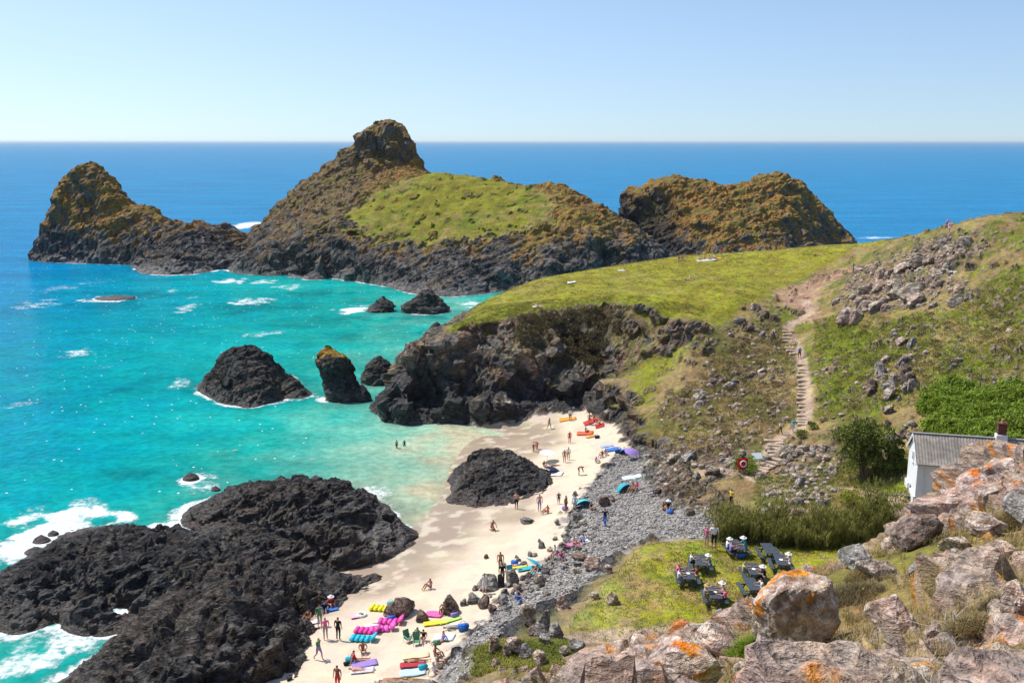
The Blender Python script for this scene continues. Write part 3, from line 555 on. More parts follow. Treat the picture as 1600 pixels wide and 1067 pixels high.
island('rock_ridge', 'low rough black rock ridge behind the larger shelf, its end on wet sand', 'rock ridge', [
 [(258,808,-.4),(290,834,-.3),(340,838,-.2),(400,844,-.5),(470,862,-.7),(540,862,-.7),(590,838,-.5),(624,806,-.4)], [(345,768,-.6),(300,788,-.5)],
 *Y([(470,760,98.5),(510,756,98.5),(555,774,97),(600,808,94),(400,773,97),(350,790,96.5),(300,805,97),(420,805,91.8),(500,812,88.2),(545,834,86.6),(480,832,86.6),(440,828,87.4),(515,845,86.2),(360,820,91.8),(440,785,95)]),
 ('w',-43,104,-1),('w',-36,112,-1.2),('w',-28,113,-1.2),('w',-22,112,-1),('w',-15,106,-1),('w',-9,98,-1.2),('w',-10,86,-1.2),('w',-20,83.5,-2.2),('w',-14,84,-2.2),('w',-46,92,-1),('w',-48,114,-2),('w',-8,114,-1.4)], .17, black_rock, .8, 1.3, 0, 17, cut=.12, strata=1.2)
def stack_rock(name, label, prof, nv, na, amp, scl, seed, colour, cat='sea rock', group=None):
    # prof rows: height, centre x, centre y, radius x, radius y
    pr = np.array(prof, float); h = np.linspace(pr[0, 0], pr[-1, 0], nv); c = [np.interp(h, pr[:, 0], pr[:, k]) for k in range(1, 5)]
    a = np.linspace(0, 2 * np.pi, na, endpoint=False); v = np.stack([(c[0][:, None] + c[2][:, None] * np.cos(a)).ravel(), (c[1][:, None] + c[3][:, None] * np.sin(a)).ravel(), np.repeat(h, na)], 1)
    i = np.arange(nv * na).reshape(nv, na); j = np.roll(i, -1, 1); f = np.stack([i[:-1].ravel(), j[:-1].ravel(), j[1:].ravel(), i[1:].ravel()], 1)
    n = np.stack([np.tile(np.cos(a), nv), np.tile(np.sin(a), nv), np.repeat(np.linspace(-.1, .5, nv), na)], 1); n /= np.linalg.norm(n, axis=1, keepdims=True)
    A = colour(v, n, v[:, 2]); v = rough_up(v, n, np.full(len(v), amp), 1, scl, seed)
    x0, y0 = v[:, :2].min(0) - .5; x1, y1 = v[:, :2].max(0) + .5; cx, cy, rx, ry = [float(np.interp(0, pr[:, 0], pr[:, k])) for k in range(1, 5)]
    OCC.append((lambda x, y: 1 - np.hypot((x - cx) / rx, (y - cy) / ry), (x0, x1, y0, y1), 0.0))
    o = mk(name, v, f, MT, None, True, {k: A[k] for k in ('col', 'rk', 'sd', 'pb', 'wet')}); tag(o, label, cat, group); return o
def lichen_top(z0, z1):
    def fn(v, n, zb):
        A = black_rock(v, n, zb); f = fbm(v.astype(np.float32) * .8, 3, 90); A['col'] = mixc(A['col'], C_ORG * 1.1, sstep(z0, z1, v[:, 2] + f * 2.0)); return A
    return fn
def prof(px, py0, rx, ry, hgt, lean=(0, 0), sh=(1.0, .95, .8, .6, .35, .02)):
    b = at(px, py0, 0); k = b[1] / 1470; b = b + np.array((0, ry, 0)); rows = [(-1.2, b[0], b[1], rx * 1.06, ry * 1.06)]
    for i, s in enumerate(sh):
        u = i / (len(sh) - 1); rows.append((hgt * u, b[0] + lean[0] * u, b[1] + lean[1] * u, rx * s, ry * s))
    return rows
stack_rock('leaning_rock', 'leaning black pinnacle with an orange lichen tip, standing in the shallows', prof(536, 630, 3.6, 2.8, 8.3, (-2.7, .8), (1.0, .88, .72, .74, .80, .62, .08)), 60, 90, .55, 1.3, 21, lichen_top(6.6, 7.3))
stack_rock('sea_boulder', 'black boulder in the water close behind the leaning pinnacle', prof(588, 603, 3.0, 2.6, 4.6, (.2, .3), (1, 1, .92, .75, .45, .04)), 44, 80, .45, 1.4, 22, black_rock)
stack_rock('sea_boulder', 'small black knob at the foot of the leaning pinnacle', prof(563, 629, 1.5, 1.3, 2.6, (.1, .2), (1, 1, .9, .7, .4, .04)), 30, 56, .3, 1.8, 23, black_rock)
stack_rock('sea_boulder', 'small dark rock, left of two in the foam below the grassy island', prof(594, 489, 3.4, 2.6, 3.4, (.5, .3), (1, .98, .85, .65, .35, .03)), 34, 60, .6, 1.1, 24, black_rock)
stack_rock('sea_boulder', 'large dark rock in the foam between the grassy island and the headland', prof(662, 491, 5.8, 3.4, 5.4, (.8, .5), (1, .98, .8, .55, .3, .03)), 40, 70, .8, 1.0, 25, black_rock)
stack_rock('sea_boulder', 'tiny black rock awash in the foam beyond the rock ridge', prof(295, 752, 1.0, .8, .9, (0, 0), (1, .95, .8, .6, .3, .03)), 16, 30, .2, 2.2, 26, black_rock)
stack_rock('sea_boulder', 'low reef rock awash in white foam before the far-left crag', prof(172, 470, 5.0, 3.5, .9, (0, 0), (1, .95, .8, .5, .2, .02)), 14, 50, .3, 1.2, 27, black_rock)
stack_rock('sea_boulder', 'thin upright dark rock on the water side of the turf headland', prof(678, 521, 1.5, 1.1, 2.3, (.6, .2), (1, .98, .9, .75, .55, .05)), 24, 30, .3, 2, 28, black_rock)
for k, (px, py, rx, h) in enumerate([(60,850,.9,.7),(80,838,.6,.5),(48,868,1.0,.6),(95,848,.5,.5),(335,768,.6,.5)]):
    stack_rock('wave_rock', 'small dark rock awash in surf off the black shelf', prof(px, py, rx, rx * .8, h, (0, 0), (1, .95, .8, .6, .3, .03)), 12, 24, .15, 2.4, 30 + k, black_rock, group='rocks awash off the black shelf')

# ------------------------------------------------------------------ the sea
def axis(a, b, st, far, g=1.22):
    l = [b]; s = st
    while l[-1] < far: s *= g; l.append(l[-1] + s)
    m = [a]; s = st
    while m[-1] > -far: s *= g; m.append(m[-1] - s)
    return np.array(m[::-1][:-1] + list(np.arange(a, b, st)) + l)
xs = axis(-190, 48, .55, 90000); ys = axis(56, 352, .55, 120000); ys = ys[ys > -3000]
X, Yg = np.meshgrid(xs, ys); x, y = X.ravel(), Yg.ravel(); nx, ny = len(xs), len(ys)
sp = [(740,672,0),(700,692,.03),(665,760,.0),(610,835,0),(640,720,.10),(560,740,.20),(480,720,.32),(560,660,.28),(640,630,.2),(640,540,.33),(600,520,.40),(660,500,.36),(500,620,.37),(420,680,.42),(300,720,.47),(350,755,.38),(480,745,.25),(600,700,.14),(200,780,.52),(100,740,.62),(30,700,.70),(0,620,.76),(100,600,.66),(200,560,.60),(300,520,.58),(420,520,.53),(480,470,.52),(550,450,.46),(700,475,.3),(300,470,.64),(200,450,.74),(100,450,.86),(30,480,.88),(0,540,.82),(50,418,.98),(0,430,1.0),(450,440,.48),(0,790,.60),(0,960,.45),(100,1000,.40),(60,830,.48),(330,600,.55),(250,800,.4),(340,440,.6),(730,480,.25)]
S = Field([np.array((*at(px, py, 0)[:2], s)) for px, py, s in sp] + [np.array(p, float) for p in [(-60,400,1.05),(-190,420,1.1),(40,330,1.0),(60,240,.7),(130,420,1.1),(10,225,.45),(-250,330,1.1),(-250,200,1),(-200,100,.8),(-100,60,.5),(20,60,0),(0,420,1.1)]])
near_m = (x > -260) & (x < 140) & (y > 40) & (y < 440); s_at = np.full(len(x), 1.08); s_at[near_m] = np.clip(S(x[near_m], y[near_m]), 0, 1.1)
d_ed = np.minimum.reduce([x + 260, 140 - x, 440 - y]); s_at = np.where(near_m, s_at + (1.08 - s_at) * sstep(60, 0, d_ed), s_at)
# shoreline distance on a grid, from everything that stands out of the water
gx0, gy0, gst = -190., 50., .5; gnx, gny = 500, 620
GX, GY = np.meshgrid(gx0 + np.arange(gnx) * gst, gy0 + np.arange(gny) * gst); occ = ground(GX, GY) > 0.02; occ[(GX < -65) | (GY > 232)] = False
for G, (a, b, c, d), th in OCC:
    m = (GX > a) & (GX < b) & (GY > c) & (GY < d); r = np.zeros(GX.shape, bool); r[m] = np.asarray(G(GX[m], GY[m])) > th; occ |= r
rock_occ = occ.copy(); rock_occ &= ~((ground(GX, GY) > .02) & (GX > -65) & (GY < 232)) | (ground(GX, GY) > 3)
def near_dist(oc, n=14):
    D = np.where(oc, 0., 99.)
    for _ in range(n):
        for sh, ax, c in ((1, 0, 1), (-1, 0, 1), (1, 1, 1), (-1, 1, 1)): D = np.minimum(D, np.roll(D, sh, ax) + c * gst)
    return D
class _A(Grid):
    def __init__(s, g): s.g = g; s.x0, s.y0, s.st, s.nx, s.ny = gx0, gy0, gst, gnx, gny
DA, DR = _A(near_dist(occ)).blur(1), _A(near_dist(rock_occ)).blur(1)
p = np.stack([x, y, 0 * x], 1).astype(np.float32); inb = (x > gx0 + 1) & (x < gx0 + gnx * gst - 2) & (y > gy0 + 1) & (y < gy0 + gny * gst - 2)
da = np.where(inb, DA(x, y), 99); dr = np.where(inb, DR(x, y), 99)
f1 = np.zeros(len(x)); f2 = f1.copy(); f1[near_m] = fbm(p[near_m] * .06, 3, 101); f2[near_m] = fbm(p[near_m] * .22, 3, 102)
foam = sstep(3.0 + 2.5 * f2, .2, dr) * np.clip(.85 + f1 * 1.5 + f2 * .5, .35, 1.0)
foam = np.maximum(foam, sstep(1.6, .1, da) * .5)
def ell(L, soft=.5):
    o = np.zeros(len(x))
    for px, py, rx, ry, am in L:
        c = at(px, py, 0); t = c[1]; a = rx * t / 1500; b = ry * t / 1500 / (CAM_Z / math.hypot(t, CAM_Z))
        q = np.hypot((x - c[0]) / a, (y - c[1]) / b) + f2 * .8; o = np.maximum(o, (am if am > .9 else am * .94) * sstep(1.3, soft * .6, q))
    return o
foam = np.maximum(foam, ell([(110,815,100,34,1),(30,855,70,34,1),(130,790,60,14,.8),(60,800,60,20,.55),(120,1000,90,40,.95),(40,1035,80,36,.9),(60,1000,60,30,.8),(385,352,32,9,1),(1348,371,32,4,1),(1330,380,20,3,.8),(125,551,30,8,.85),(100,557,22,4,.6),(412,522,26,5,.85),(430,518,20,3,.6),(290,482,20,11,.75),(270,455,12,5,.7),(300,465,14,4,.7),(170,467,46,7,.85),(392,471,44,7,.85),(60,475,42,12,.66),(95,450,40,9,.62),(150,440,40,8,.5),(555,483,32,9,.95),(40,630,44,5,.7),(15,636,30,4,.6),(170,572,40,5,.5),(310,755,54,22,.72),(585,768,44,16,.8),(650,745,30,14,.25),(700,790,26,44,.62),(660,830,40,16,.5),(280,600,24,14,.7),(600,440,60,6,.6),(450,448,40,6,.7),(410,440,30,5,.8),(740,474,30,7,.85),(630,648,14,8,.5),(1150,264,14,1.2,.8),(1420,268,120,1.2,.5),(360,440,30,6,.9),(680,475,20,6,.5),(200,745,40,10,.4)]))
dark = np.maximum(sstep(4.5, 1.0, dr + f2 * 1.5) * .55, ell([(185,470,66,16,.9),(395,478,60,14,.75),(200,738,58,13,.8),(215,602,34,14,.6),(500,458,52,8,.8),(520,500,60,10,.7),(460,476,50,8,.6),(540,525,40,7,.6),(660,497,60,9,.9),(480,540,30,8,.6),(30,480,40,14,.5),(610,512,40,8,.5),(250,505,40,10,.4),(460,508,44,6,.6),(465,740,8,4,.6),(120,640,60,16,.3),(560,470,40,7,.6)], .2))
i = np.arange(nx * ny).reshape(ny, nx); f = np.stack([i[:-1, :-1].ravel(), i[:-1, 1:].ravel(), i[1:, 1:].ravel(), i[1:, :-1].ravel()], 1)
m, nt, b = new_mat('sea_water'); N = NB(nt); P = N.pos()
s_ = N.attr('s'); nz1 = N.noise(P, .12, 4); s2 = N.math('ADD', s_, N.ramp(nz1, .25, .75, -.07, .07))
cr = N.n('ShaderNodeValToRGB'); N.l(s2, cr.inputs[0]); e = cr.color_ramp
for k, (q, c) in enumerate([(0, (.42, .39, .26)), (.10, (.27, .42, .30)), (.25, (.11, .37, .285)), (.42, (.012, .305, .26)), (.58, (.002, .275, .285)), (.74, (.002, .225, .30)), (.88, (.002, .19, .32)), (1.0, (.001, .175, .37))]):
    el = e.elements[k] if k < 2 else e.elements.new(q); el.position = q; el.color = (*c, 1)
col = N.mix(N.math('MULTIPLY', N.attr('dark'), .8), cr.outputs[0], N.mix(.62, cr.outputs[0], (.0, .035, .055)))
wv = N.noise(P, .9, 3, .6); wv2 = N.noise(P, .22, 4, .6); smp = N.n('ShaderNodeMapping'); smp.inputs['Scale'].default_value = (.012, .05, 1); N.l(P, smp.inputs[0]); col = N.mix(1.0, col, N.math('MULTIPLY', N.math('MULTIPLY', N.ramp(wv, .3, .7, .84, 1.16), N.ramp(wv2, .3, .7, .9, 1.1)), N.ramp(N.noise(smp.outputs[0], 1.0, 6, .7), .3, .7, .84, 1.16)), 'MULTIPLY')
fm = N.attr('foam'); lace = N.noise(P, 1.5, 8, .68); lace2 = N.noise(P, .45, 5, .6)
th = N.math('SUBTRACT', N.math('ADD', N.math('MULTIPLY', lace, .65), N.math('MULTIPLY', lace2, .45)), N.math('MULTIPLY', fm, .47))
ff = N.math('MULTIPLY', N.ramp(th, .02, .36, 1, 0), N.ramp(fm, .03, .35))
fl = N.n('ShaderNodeTexVoronoi'); fl.inputs['Scale'].default_value = .85; N.l(P, fl.inputs['Vector']); fs = N.n('ShaderNodeSeparateColor'); N.l(fl.outputs['Color'], fs.inputs[0])   # white dots painted in for sun glitter and froth on the waves
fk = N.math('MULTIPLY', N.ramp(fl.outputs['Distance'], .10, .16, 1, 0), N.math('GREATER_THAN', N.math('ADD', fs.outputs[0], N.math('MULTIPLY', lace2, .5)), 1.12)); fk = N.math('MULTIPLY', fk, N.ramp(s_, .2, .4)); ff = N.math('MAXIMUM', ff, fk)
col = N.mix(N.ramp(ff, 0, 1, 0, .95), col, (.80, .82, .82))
hh = N.math('ADD', N.math('MULTIPLY', wv, .5), N.math('ADD', N.math('MULTIPLY', wv2, .9), N.math('MULTIPLY', N.noise(P, 3.2, 3, .6), .20)))
hh = N.math('ADD', hh, N.math('MULTIPLY', ff, .25)); nrm = N.bump(hh, .6, .6)
nt.nodes.remove(b); df = N.n('ShaderNodeBsdfDiffuse'); gl = N.n('ShaderNodeBsdfGlossy'); mx = N.n('ShaderNodeMixShader'); fr = N.n('ShaderNodeFresnel'); fr.inputs[0].default_value = 1.33
N.l(col, df.inputs[0]); N.l(nrm, df.inputs['Normal']); N.l(nrm, gl.inputs['Normal']); N.l(nrm, fr.inputs['Normal']); gl.inputs['Roughness'].default_value = .09
# averaged over the waves the sea mirrors much less at a grazing view than a flat sheet would
fac = N.math('MULTIPLY', N.math('MULTIPLY', N.math('POWER', fr.outputs[0], 2.4), .42), N.ramp(ff, 0, 1, 1, .15))
N.l(fac, mx.inputs[0]); N.l(df.outputs[0], mx.inputs[1]); N.l(gl.outputs[0], mx.inputs[2]); N.l(mx.outputs[0], nt.nodes['Material Output'].inputs[0])
MSEA = m
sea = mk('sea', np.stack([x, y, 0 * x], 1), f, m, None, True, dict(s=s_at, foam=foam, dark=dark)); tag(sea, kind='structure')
# ------------------------------------------------------------------ loose rocks
def ico(sub):
    bm = bmesh.new(); bmesh.ops.create_icosphere(bm, subdivisions=sub, radius=1.0); v = np.array([q.co[:] for q in bm.verts]); f = np.array([[q.index for q in t.verts] for t in bm.faces]); bm.free(); return v, f
ICO = {k: ico(k) for k in (1, 2, 3, 4, 5, 6)}
def boulder_shape(sub, seed, planes=11, jag=.07, rough=.06):
    r = np.random.default_rng(seed); d, f = ICO[sub]; n = r.normal(size=(planes, 3)); n /= np.linalg.norm(n, axis=1, keepdims=True); h = r.uniform(.5, .95, planes)
    rad = np.full(len(d), 1.15)
    for k in range(planes):
        c = d @ n[k]; q = np.where(c > .05, h[k] / np.maximum(c, .05), 9); rad = -np.log(np.exp(-rad * 55) + np.exp(-np.minimum(q, 5) * 55)) / 55
    v = d * rad[:, None]; v = v * (1 + rough * fbm((v * 2.3 + seed).astype(np.float32), 4, seed) + jag * facet((v * 3.1 + seed).astype(np.float32), seed)[0])[:, None]
    return v, f
PAL = {  # rock palettes: base, second, pale crust, amount of orange lichen
 'pink': ((.46, .315, .23), (.29, .19, .135), (.66, .56, .47), .0), 'grey': ((.26, .235, .205), (.16, .142, .124), (.44, .41, .37), .0), 'tan': ((.40, .31, .225), (.24, .18, .13), (.60, .53, .44), .0),
 'black': ((.050, .046, .044), (.030, .027, .026), (.13, .12, .11), .0), 'brown': ((.20, .132, .096), (.115, .078, .06), (.31, .24, .195), .0), 'cobble': ((.26, .24, .22), (.17, .15, .135), (.38, .36, .33), .0), 'lichen': ((.46, .34, .26), (.28, .20, .15), (.66, .56, .47), .12), 'hero': ((.45, .30, .22), (.28, .18, .125), (.58, .48, .40), .12)}
def rock_attrs(v, pal, seed, s=1.0):
    a, b_, c_, o_ = PAL[pal]; p = (v * s + seed * 3.7).astype(np.float32); L = len(v); f1 = fbm(p * 1.1, 3, seed); f2 = fbm(p * 2.8, 4, seed + 1); f3 = fbm(p * 7, 3, seed + 2)
    col = mixc(np.tile(np.array(a), (L, 1)), b_, sstep(-.15, .3, f1 + f2 * .4)); col = mixc(col, c_, sstep(.02, .22, f2 * .7 + f3 * .7) * .75)
    if o_: col = mixc(col, (.60, .20, .014), sstep(.46 - o_, .50 - o_, fbm(p * 1.5, 4, seed + 5) + .22 * f3) * sstep(-.3, .3, v[:, 2]) * .95)
    z = np.zeros(L); return dict(col=col, rk=z + 1, sd=z, pb=z, wet=z)
MTB = terrain_mat('boulder_stone', 2.4, 1.5)
_rc = {}
def rock_mesh(pal, sub, k):
    key = (pal, sub, k)
    if key not in _rc:
        v, f = boulder_shape(sub, 100 + k * 7 + sub, 12 + k % 5); v = v / np.abs(v).max(0); _rc[key] = mk_mesh('rock', v, f, MTB if sub >= 4 else MT, False, rock_attrs(v, pal, 3 + k))
    return _rc[key]
def put_rock(name, loc, size, pal, sub=2, k=None, rz=None, label=None, cat='rock', group=None, parent=None, tilt=.25, sink=.3):
    k = random.randrange(6) if k is None else k
    o = link(bpy.data.objects.new(name, rock_mesh(pal, sub, k)), parent); o.scale = size
    o.rotation_euler = (random.uniform(-tilt, tilt), random.uniform(-tilt, tilt), random.uniform(0, 6.28) if rz is None else rz)
    o.location = (loc[0], loc[1], loc[2] + size[2] * (1 - 2 * sink)); 
    if label: tag(o, label, cat, group)
    return o
# ---- boulders of the spur: spot, width and height in the photograph, distance comes from the slope
def near_hit(px, py): return hit(px, py, 0)
SPB = []
def spur_boulder(px, py, wpx, hpx, pal, label, k=None, sub=4, deep=.8, sink=.25, rz=None, name='boulder', tilt=.2):
    h = hit(px, py + hpx * .42, 0); t = np.linalg.norm(h - np.array((0, 0, CAM_Z))) * .97
    a = wpx * t / 1500 / 2.3; c = hpx * t / 1500 / 1.9
    o = put_rock(name, h + np.array((0, a * .35, 0)), (a, a * deep, c), pal, sub, k, rz, label, 'boulder', None, None, tilt, sink); SPB.append((o, h, a)); return o
hero = spur_boulder(1255, 948, 175, 165, 'hero', 'huge pinkish boulder with bright orange lichen on top, beside the picnic lawn', 3, 5, .9, .27, .9)
for r in [
 (1212, 1000, 90, 50, 'pink', 'broken pink ledge tucked under the huge lichen topped boulder', 1), (1120, 1000, 110, 60, 'pink', 'pale pink slab left of the huge lichen topped boulder', 2), (1060, 1045, 150, 80, 'lichen', 'grey boulder with a vivid orange lichen patch at the bottom edge', 3),
 (1400, 962, 105, 76, 'pink', 'pale blotched pink boulder amid dry grass, right of the hero boulder', 4), (1462, 985, 34, 30, 'pink', 'small pink rock beside bleached heather twigs', 5), (1538, 925, 52, 44, 'pink', 'cube shaped pink rock, leftmost of the trio near the edge', 1),
 (1566, 922, 34, 40, 'pink', 'narrow pink rock between two larger ones near the edge', 2), (1598, 945, 70, 80, 'pink', 'big reddish rock cut by the right picture edge', 3), (1345, 872, 84, 46, 'grey', 'grey slab poking out behind the hero boulder', 4), (1372, 890, 70, 40, 'tan', 'pale cracked rock below the grey slab', 5),
 (1432, 835, 120, 74, 'brown', 'dark brown slanting slab on the crag below the cottage', 0), (1400, 850, 60, 40, 'pink', 'pink block leaning on the dark slanting slab', 1), (1480, 800, 110, 56, 'pink', 'long pink ledge of the crag in front of the cottage', 2), (1545, 765, 110, 56, 'lichen', 'crag block with orange lichen hiding the cottage front', 3),
 (1575, 738, 80, 50, 'lichen', 'highest crag block with orange lichen under the cottage roof', 4), (1592, 790, 60, 60, 'grey', 'grey cracked crag block at the right edge', 5), (1550, 820, 80, 44, 'pink', 'pink crag rock with a tuft on top', 0), (1500, 850, 60, 40, 'pink', 'pale rock below the crag amid heather', 1),
 (1440, 890, 44, 40, 'grey', 'upright grey stone standing in dry grass below the crag', 2), (1560, 860, 60, 36, 'pink', 'flat pink rock in the heather right of the upright stone', 3), (1290, 1050, 130, 46, 'pink', 'low broken pink rocks at the bottom edge', 4), (1480, 1010, 60, 26, 'grey', 'flat grey stone at the foot of bleached twigs', 5),
 (1350, 1040, 60, 30, 'pink', 'small pink stone in grass near the bottom edge', 2), (1180, 1052, 70, 40, 'tan', 'tan rock at the bottom edge right of the orange lichen boulder', 0), (1492, 778, 64, 40, 'pink', 'left shoulder block of the crag beside the white cottage gable', 5), (1600, 870, 40, 36, 'pink', 'small pink block cut by the right edge under the crag', 1),
 (990, 1035, 60, 44, 'lichen', 'lichen spotted rock left of the orange patched boulder', 4), (955, 1050, 70, 36, 'tan', 'pale rock on the lower spur near the bottom edge', 3), (1000, 1003, 50, 28, 'lichen', 'small lichen rock on the brow above the lawn path', 2), (915, 1045, 50, 34, 'lichen', 'yellow lichened rock low on the spur', 1), (880, 1058, 50, 30, 'tan', 'lowest pale rock on the spur above the knoll', 0),
 (1085, 985, 56, 30, 'tan', 'tan stone on the brow beside the leaning board', 1), (1040, 1000, 46, 26, 'pink', 'flat pink stone on the brow of the spur', 5), (1535, 1030, 40, 24, 'pink', 'small pale stone in the lower right grass', 0)]:
    spur_boulder(*r)
# ---- knoll, bank and beach boulders
def far_rock(name, px, py, wpx, hpx, pal, label, group=None, sub=3, k=None, deep=.8, sink=.25, cat='boulder', rz=None, tilt=.25, t0=58):
    h = hit(px, py + hpx * .4, t0); t = np.linalg.norm(h - np.array((0, 0, CAM_Z))); a = wpx * t / 1500 / 2.2; c = hpx * t / 1500 / 1.7
    return put_rock(name, h + np.array((0, a * .3, 0)), (a, a * deep, c), pal, sub, k, rz, label, cat, group, None, tilt, sink)
for r in [
 (628,950,54,34,'brown','dark brown boulder heap on the sand, behind the yellow lounger'),(612,956,34,20,'brown','dark lump at the left foot of the brown heap on the sand'),(657,964,26,22,'brown','rounded dark boulder right of the brown heap on the sand'),(704,946,46,34,'brown','reddish brown boulder with bathers resting against it'),(725,942,16,12,'grey','small grey rock touching the reddish brown boulder'),(737,936,24,20,'grey','tilted grey rock right of the reddish brown boulder'),
 (764,912,40,24,'grey','flat dark boulder beside the woman in white'),(800,904,26,30,'grey','upright grey boulder with a cyan chair behind'),(783,908,14,24,'black','narrow black rock between the two flat boulders'),(757,942,26,20,'brown','square brown boulder left of the seated blue shirt'),(768,952,20,14,'brown','small brown rock under the square brown boulder'),(810,923,26,20,'brown','brown boulder behind the seated blue shirt'),
 (785,938,26,14,'grey','flat grey slab in the sand near the shingle'),(842,904,26,20,'tan','tan boulder at the edge of the grey shingle'),(852,890,20,18,'grey','grey boulder right of the round turquoise umbrella'),(927,882,38,20,'pink','orange pink boulder lying on the shingle'),(952,890,22,16,'pink','pink stone on the shingle under the lawn bank'),(905,870,34,14,'brown','driftwood brown boulder on the upper shingle'),(900,893,14,12,'pink','small pink stone on the lower shingle'),
 (822,814,28,11,'grey','flat dark rock alone on the wet sand'),(901,810,30,18,'grey','big grey boulder at the sand and shingle edge'),(870,816,14,10,'grey','small grey rock left of the big one at the shingle edge'),(944,784,24,18,'brown','brown boulder on the shingle beside the turquoise shelter'),(957,779,14,12,'brown','small brown boulder right of the shelter'),(899,772,14,10,'grey','rounded grey rock on sand above the shelter'),
 (828,866,12,10,'grey','lone grey stone in the sand near the boulder field'),(760,870,10,7,'brown','tiny brown stone on open sand'),(452,1060,14,9,'black','small black stone on the sand by the rock shelf'),(847,852,14,11,'grey','grey stone at the top of the boulder field'),(843,845,9,7,'grey','small grey stone topping the boulder field'),
 (850,975,40,50,'grey','fractured grey rock face under the lawn bank'),(828,962,40,44,'tan','pale jointed rock at the end of the shingle'),(870,985,34,34,'grey','grey block in the cleft below the lawn'),(852,998,26,24,'grey','light grey block low in the cleft'),(835,985,22,20,'brown','brown block wedged in the cleft below the lawn'),(880,945,30,26,'pink','pink rock capping the lawn bank'),(930,932,22,14,'tan','flat rock on the lawn bank corner'),(958,935,30,22,'pink','pinkish rock in the lawn near the bank'),
 (805,1010,36,30,'pink','pale pink rock on the green topped knoll'),(772,1008,26,30,'pink','upright pink rock at the left of the green knoll'),(792,1018,20,20,'brown','brown rock in the middle of the green knoll'),(822,1018,30,20,'grey','grey ledge on the green knoll'),(775,1035,20,18,'pink','small pink rock low on the green knoll'),(845,1030,36,24,'pink','broad pink rock right of the green knoll'),(900,1010,34,20,'grey','grey rock at the lawn path end'),(880,1018,26,18,'tan','tan rock between knoll and lawn path')]:
    far_rock('boulder', *r)
for k in range(70):           # loose stones strewn along the edge of the shingle
    u = random.random(); px = 800 + u * 110 + random.gauss(0, 26); py = 935 - u * 110 + random.gauss(0, 14); s = random.uniform(6, 14)
    far_rock('beach_stone', px, py, s * 1.2, s * .7, random.choice(['grey', 'grey', 'cobble', 'tan', 'brown']), 'loose rounded stone in the strip where sand meets shingle', 'loose stones between sand and shingle', 2, None, .9, .3, 'stone')
# ---- crags and stones on the hills
def poly_spots(poly, n, seed):
    r = np.random.default_rng(seed); P_ = np.array(poly, float); o = []
    while len(o) < n:
        q = r.uniform(P_.min(0), P_.max(0), (n * 3, 2)); o += list(q[in_poly(q[:, 0], q[:, 1], P_)])
    return o[:n], r
def crag(poly, n, smin, smax, pals, label, group, seed, name='outcrop_rock', power=2.2, flat=.75):
    S_, r = poly_spots(poly, n, seed)
    for px, py in S_:
        s = smin + (smax - smin) * r.random() ** power; far_rock(name, px, py, s * r.uniform(1.0, 1.6), s * flat * r.uniform(.8, 1.2), pals[r.integers(len(pals))], label, group, 3 if s > 16 else 2, None, .6, .44, 'rock', .5 + r.normal() * .35, .3, 75)
crag([(1315,495),(1300,470),(1340,418),(1400,400),(1480,372),(1540,372),(1550,395),(1490,425),(1530,465),(1450,480),(1390,490)], 105, 6, 34, ['pink','tan','pink','tan'], 'weathered pale rock of the long outcrop band below the skyline', 'rocks of the skyline outcrop', 1)
crag([(1130,500),(1180,470),(1215,478),(1225,505),(1180,530),(1120,530)], 26, 7, 22, ['tan','pink','grey','brown'], 'rough rock in the small crag left of the top steps', 'rocks left of the top steps', 2)
crag([(1060,630),(1110,590),(1170,570),(1240,572),(1240,586),(1170,596),(1110,620),(1080,650)], 46, 7, 20, ['grey','brown','tan'], 'dark stone in the tumbled wall line running to the steps', 'stones of the tumbled wall', 3)
crag([(1350,590),(1380,570),(1420,560),(1430,600),(1400,640),(1350,630)], 22, 8, 30, ['grey','tan','brown','tan'], 'big rock in the pile beside the wooden gate', 'rock pile beside the gate', 4, power=1.3, flat=.9)
crag([(1370,520),(1430,520),(1440,560),(1380,565)], 14, 8, 26, ['tan','pink','cobble'], 'pale rock on the green slope above the gate', 'pale rocks above the gate', 5)
crag([(1040,650),(1150,600),(1230,610),(1230,650),(1150,690),(1060,700)], 20, 6, 13, ['tan','pink','tan'], 'small stone poking out of the dry hillside left of the steps', 'stones on the dry hillside', 6, 'hill_stone')
crag([(1200,700),(1300,690),(1310,740),(1250,760),(1190,745)], 46, 8, 26, ['tan','grey','pink','tan'], 'slanting rock in the ribbed outcrop beside the lower steps', 'ribbed outcrop beside the lower steps', 7)
crag([(1015,715),(1060,705),(1150,715),(1150,730),(1100,740),(1090,770),(1130,800),(1080,805),(1030,785)], 48, 9, 32, ['grey','tan','brown','tan'], 'grey rock of the rough ground between shingle and lifebuoy', 'rocks between shingle and lifebuoy', 8)
crag([(1440,500),(1590,540),(1600,600),(1460,590)], 18, 5, 14, ['tan','cobble'], 'scattered stone in the green upper right slope', 'stones in the upper right slope', 9, 'hill_stone')
crag([(1180,785),(1290,770),(1300,800),(1200,808)], 20, 8, 22, ['tan','pink','grey'], 'rock between the valley path and the hedge', 'rocks between path and hedge', 10)
crag([(1385,660),(1430,655),(1430,690),(1395,700)], 12, 8, 22, ['grey','brown'], 'dark rock in the bank behind the cottage gable', 'rocks behind the cottage', 11)
crag([(1270,560),(1340,590),(1330,660),(1275,655)], 12, 5, 14, ['tan','pink'], 'pale stone on the green slope right of the steps', 'stones right of the steps', 12, 'hill_stone')
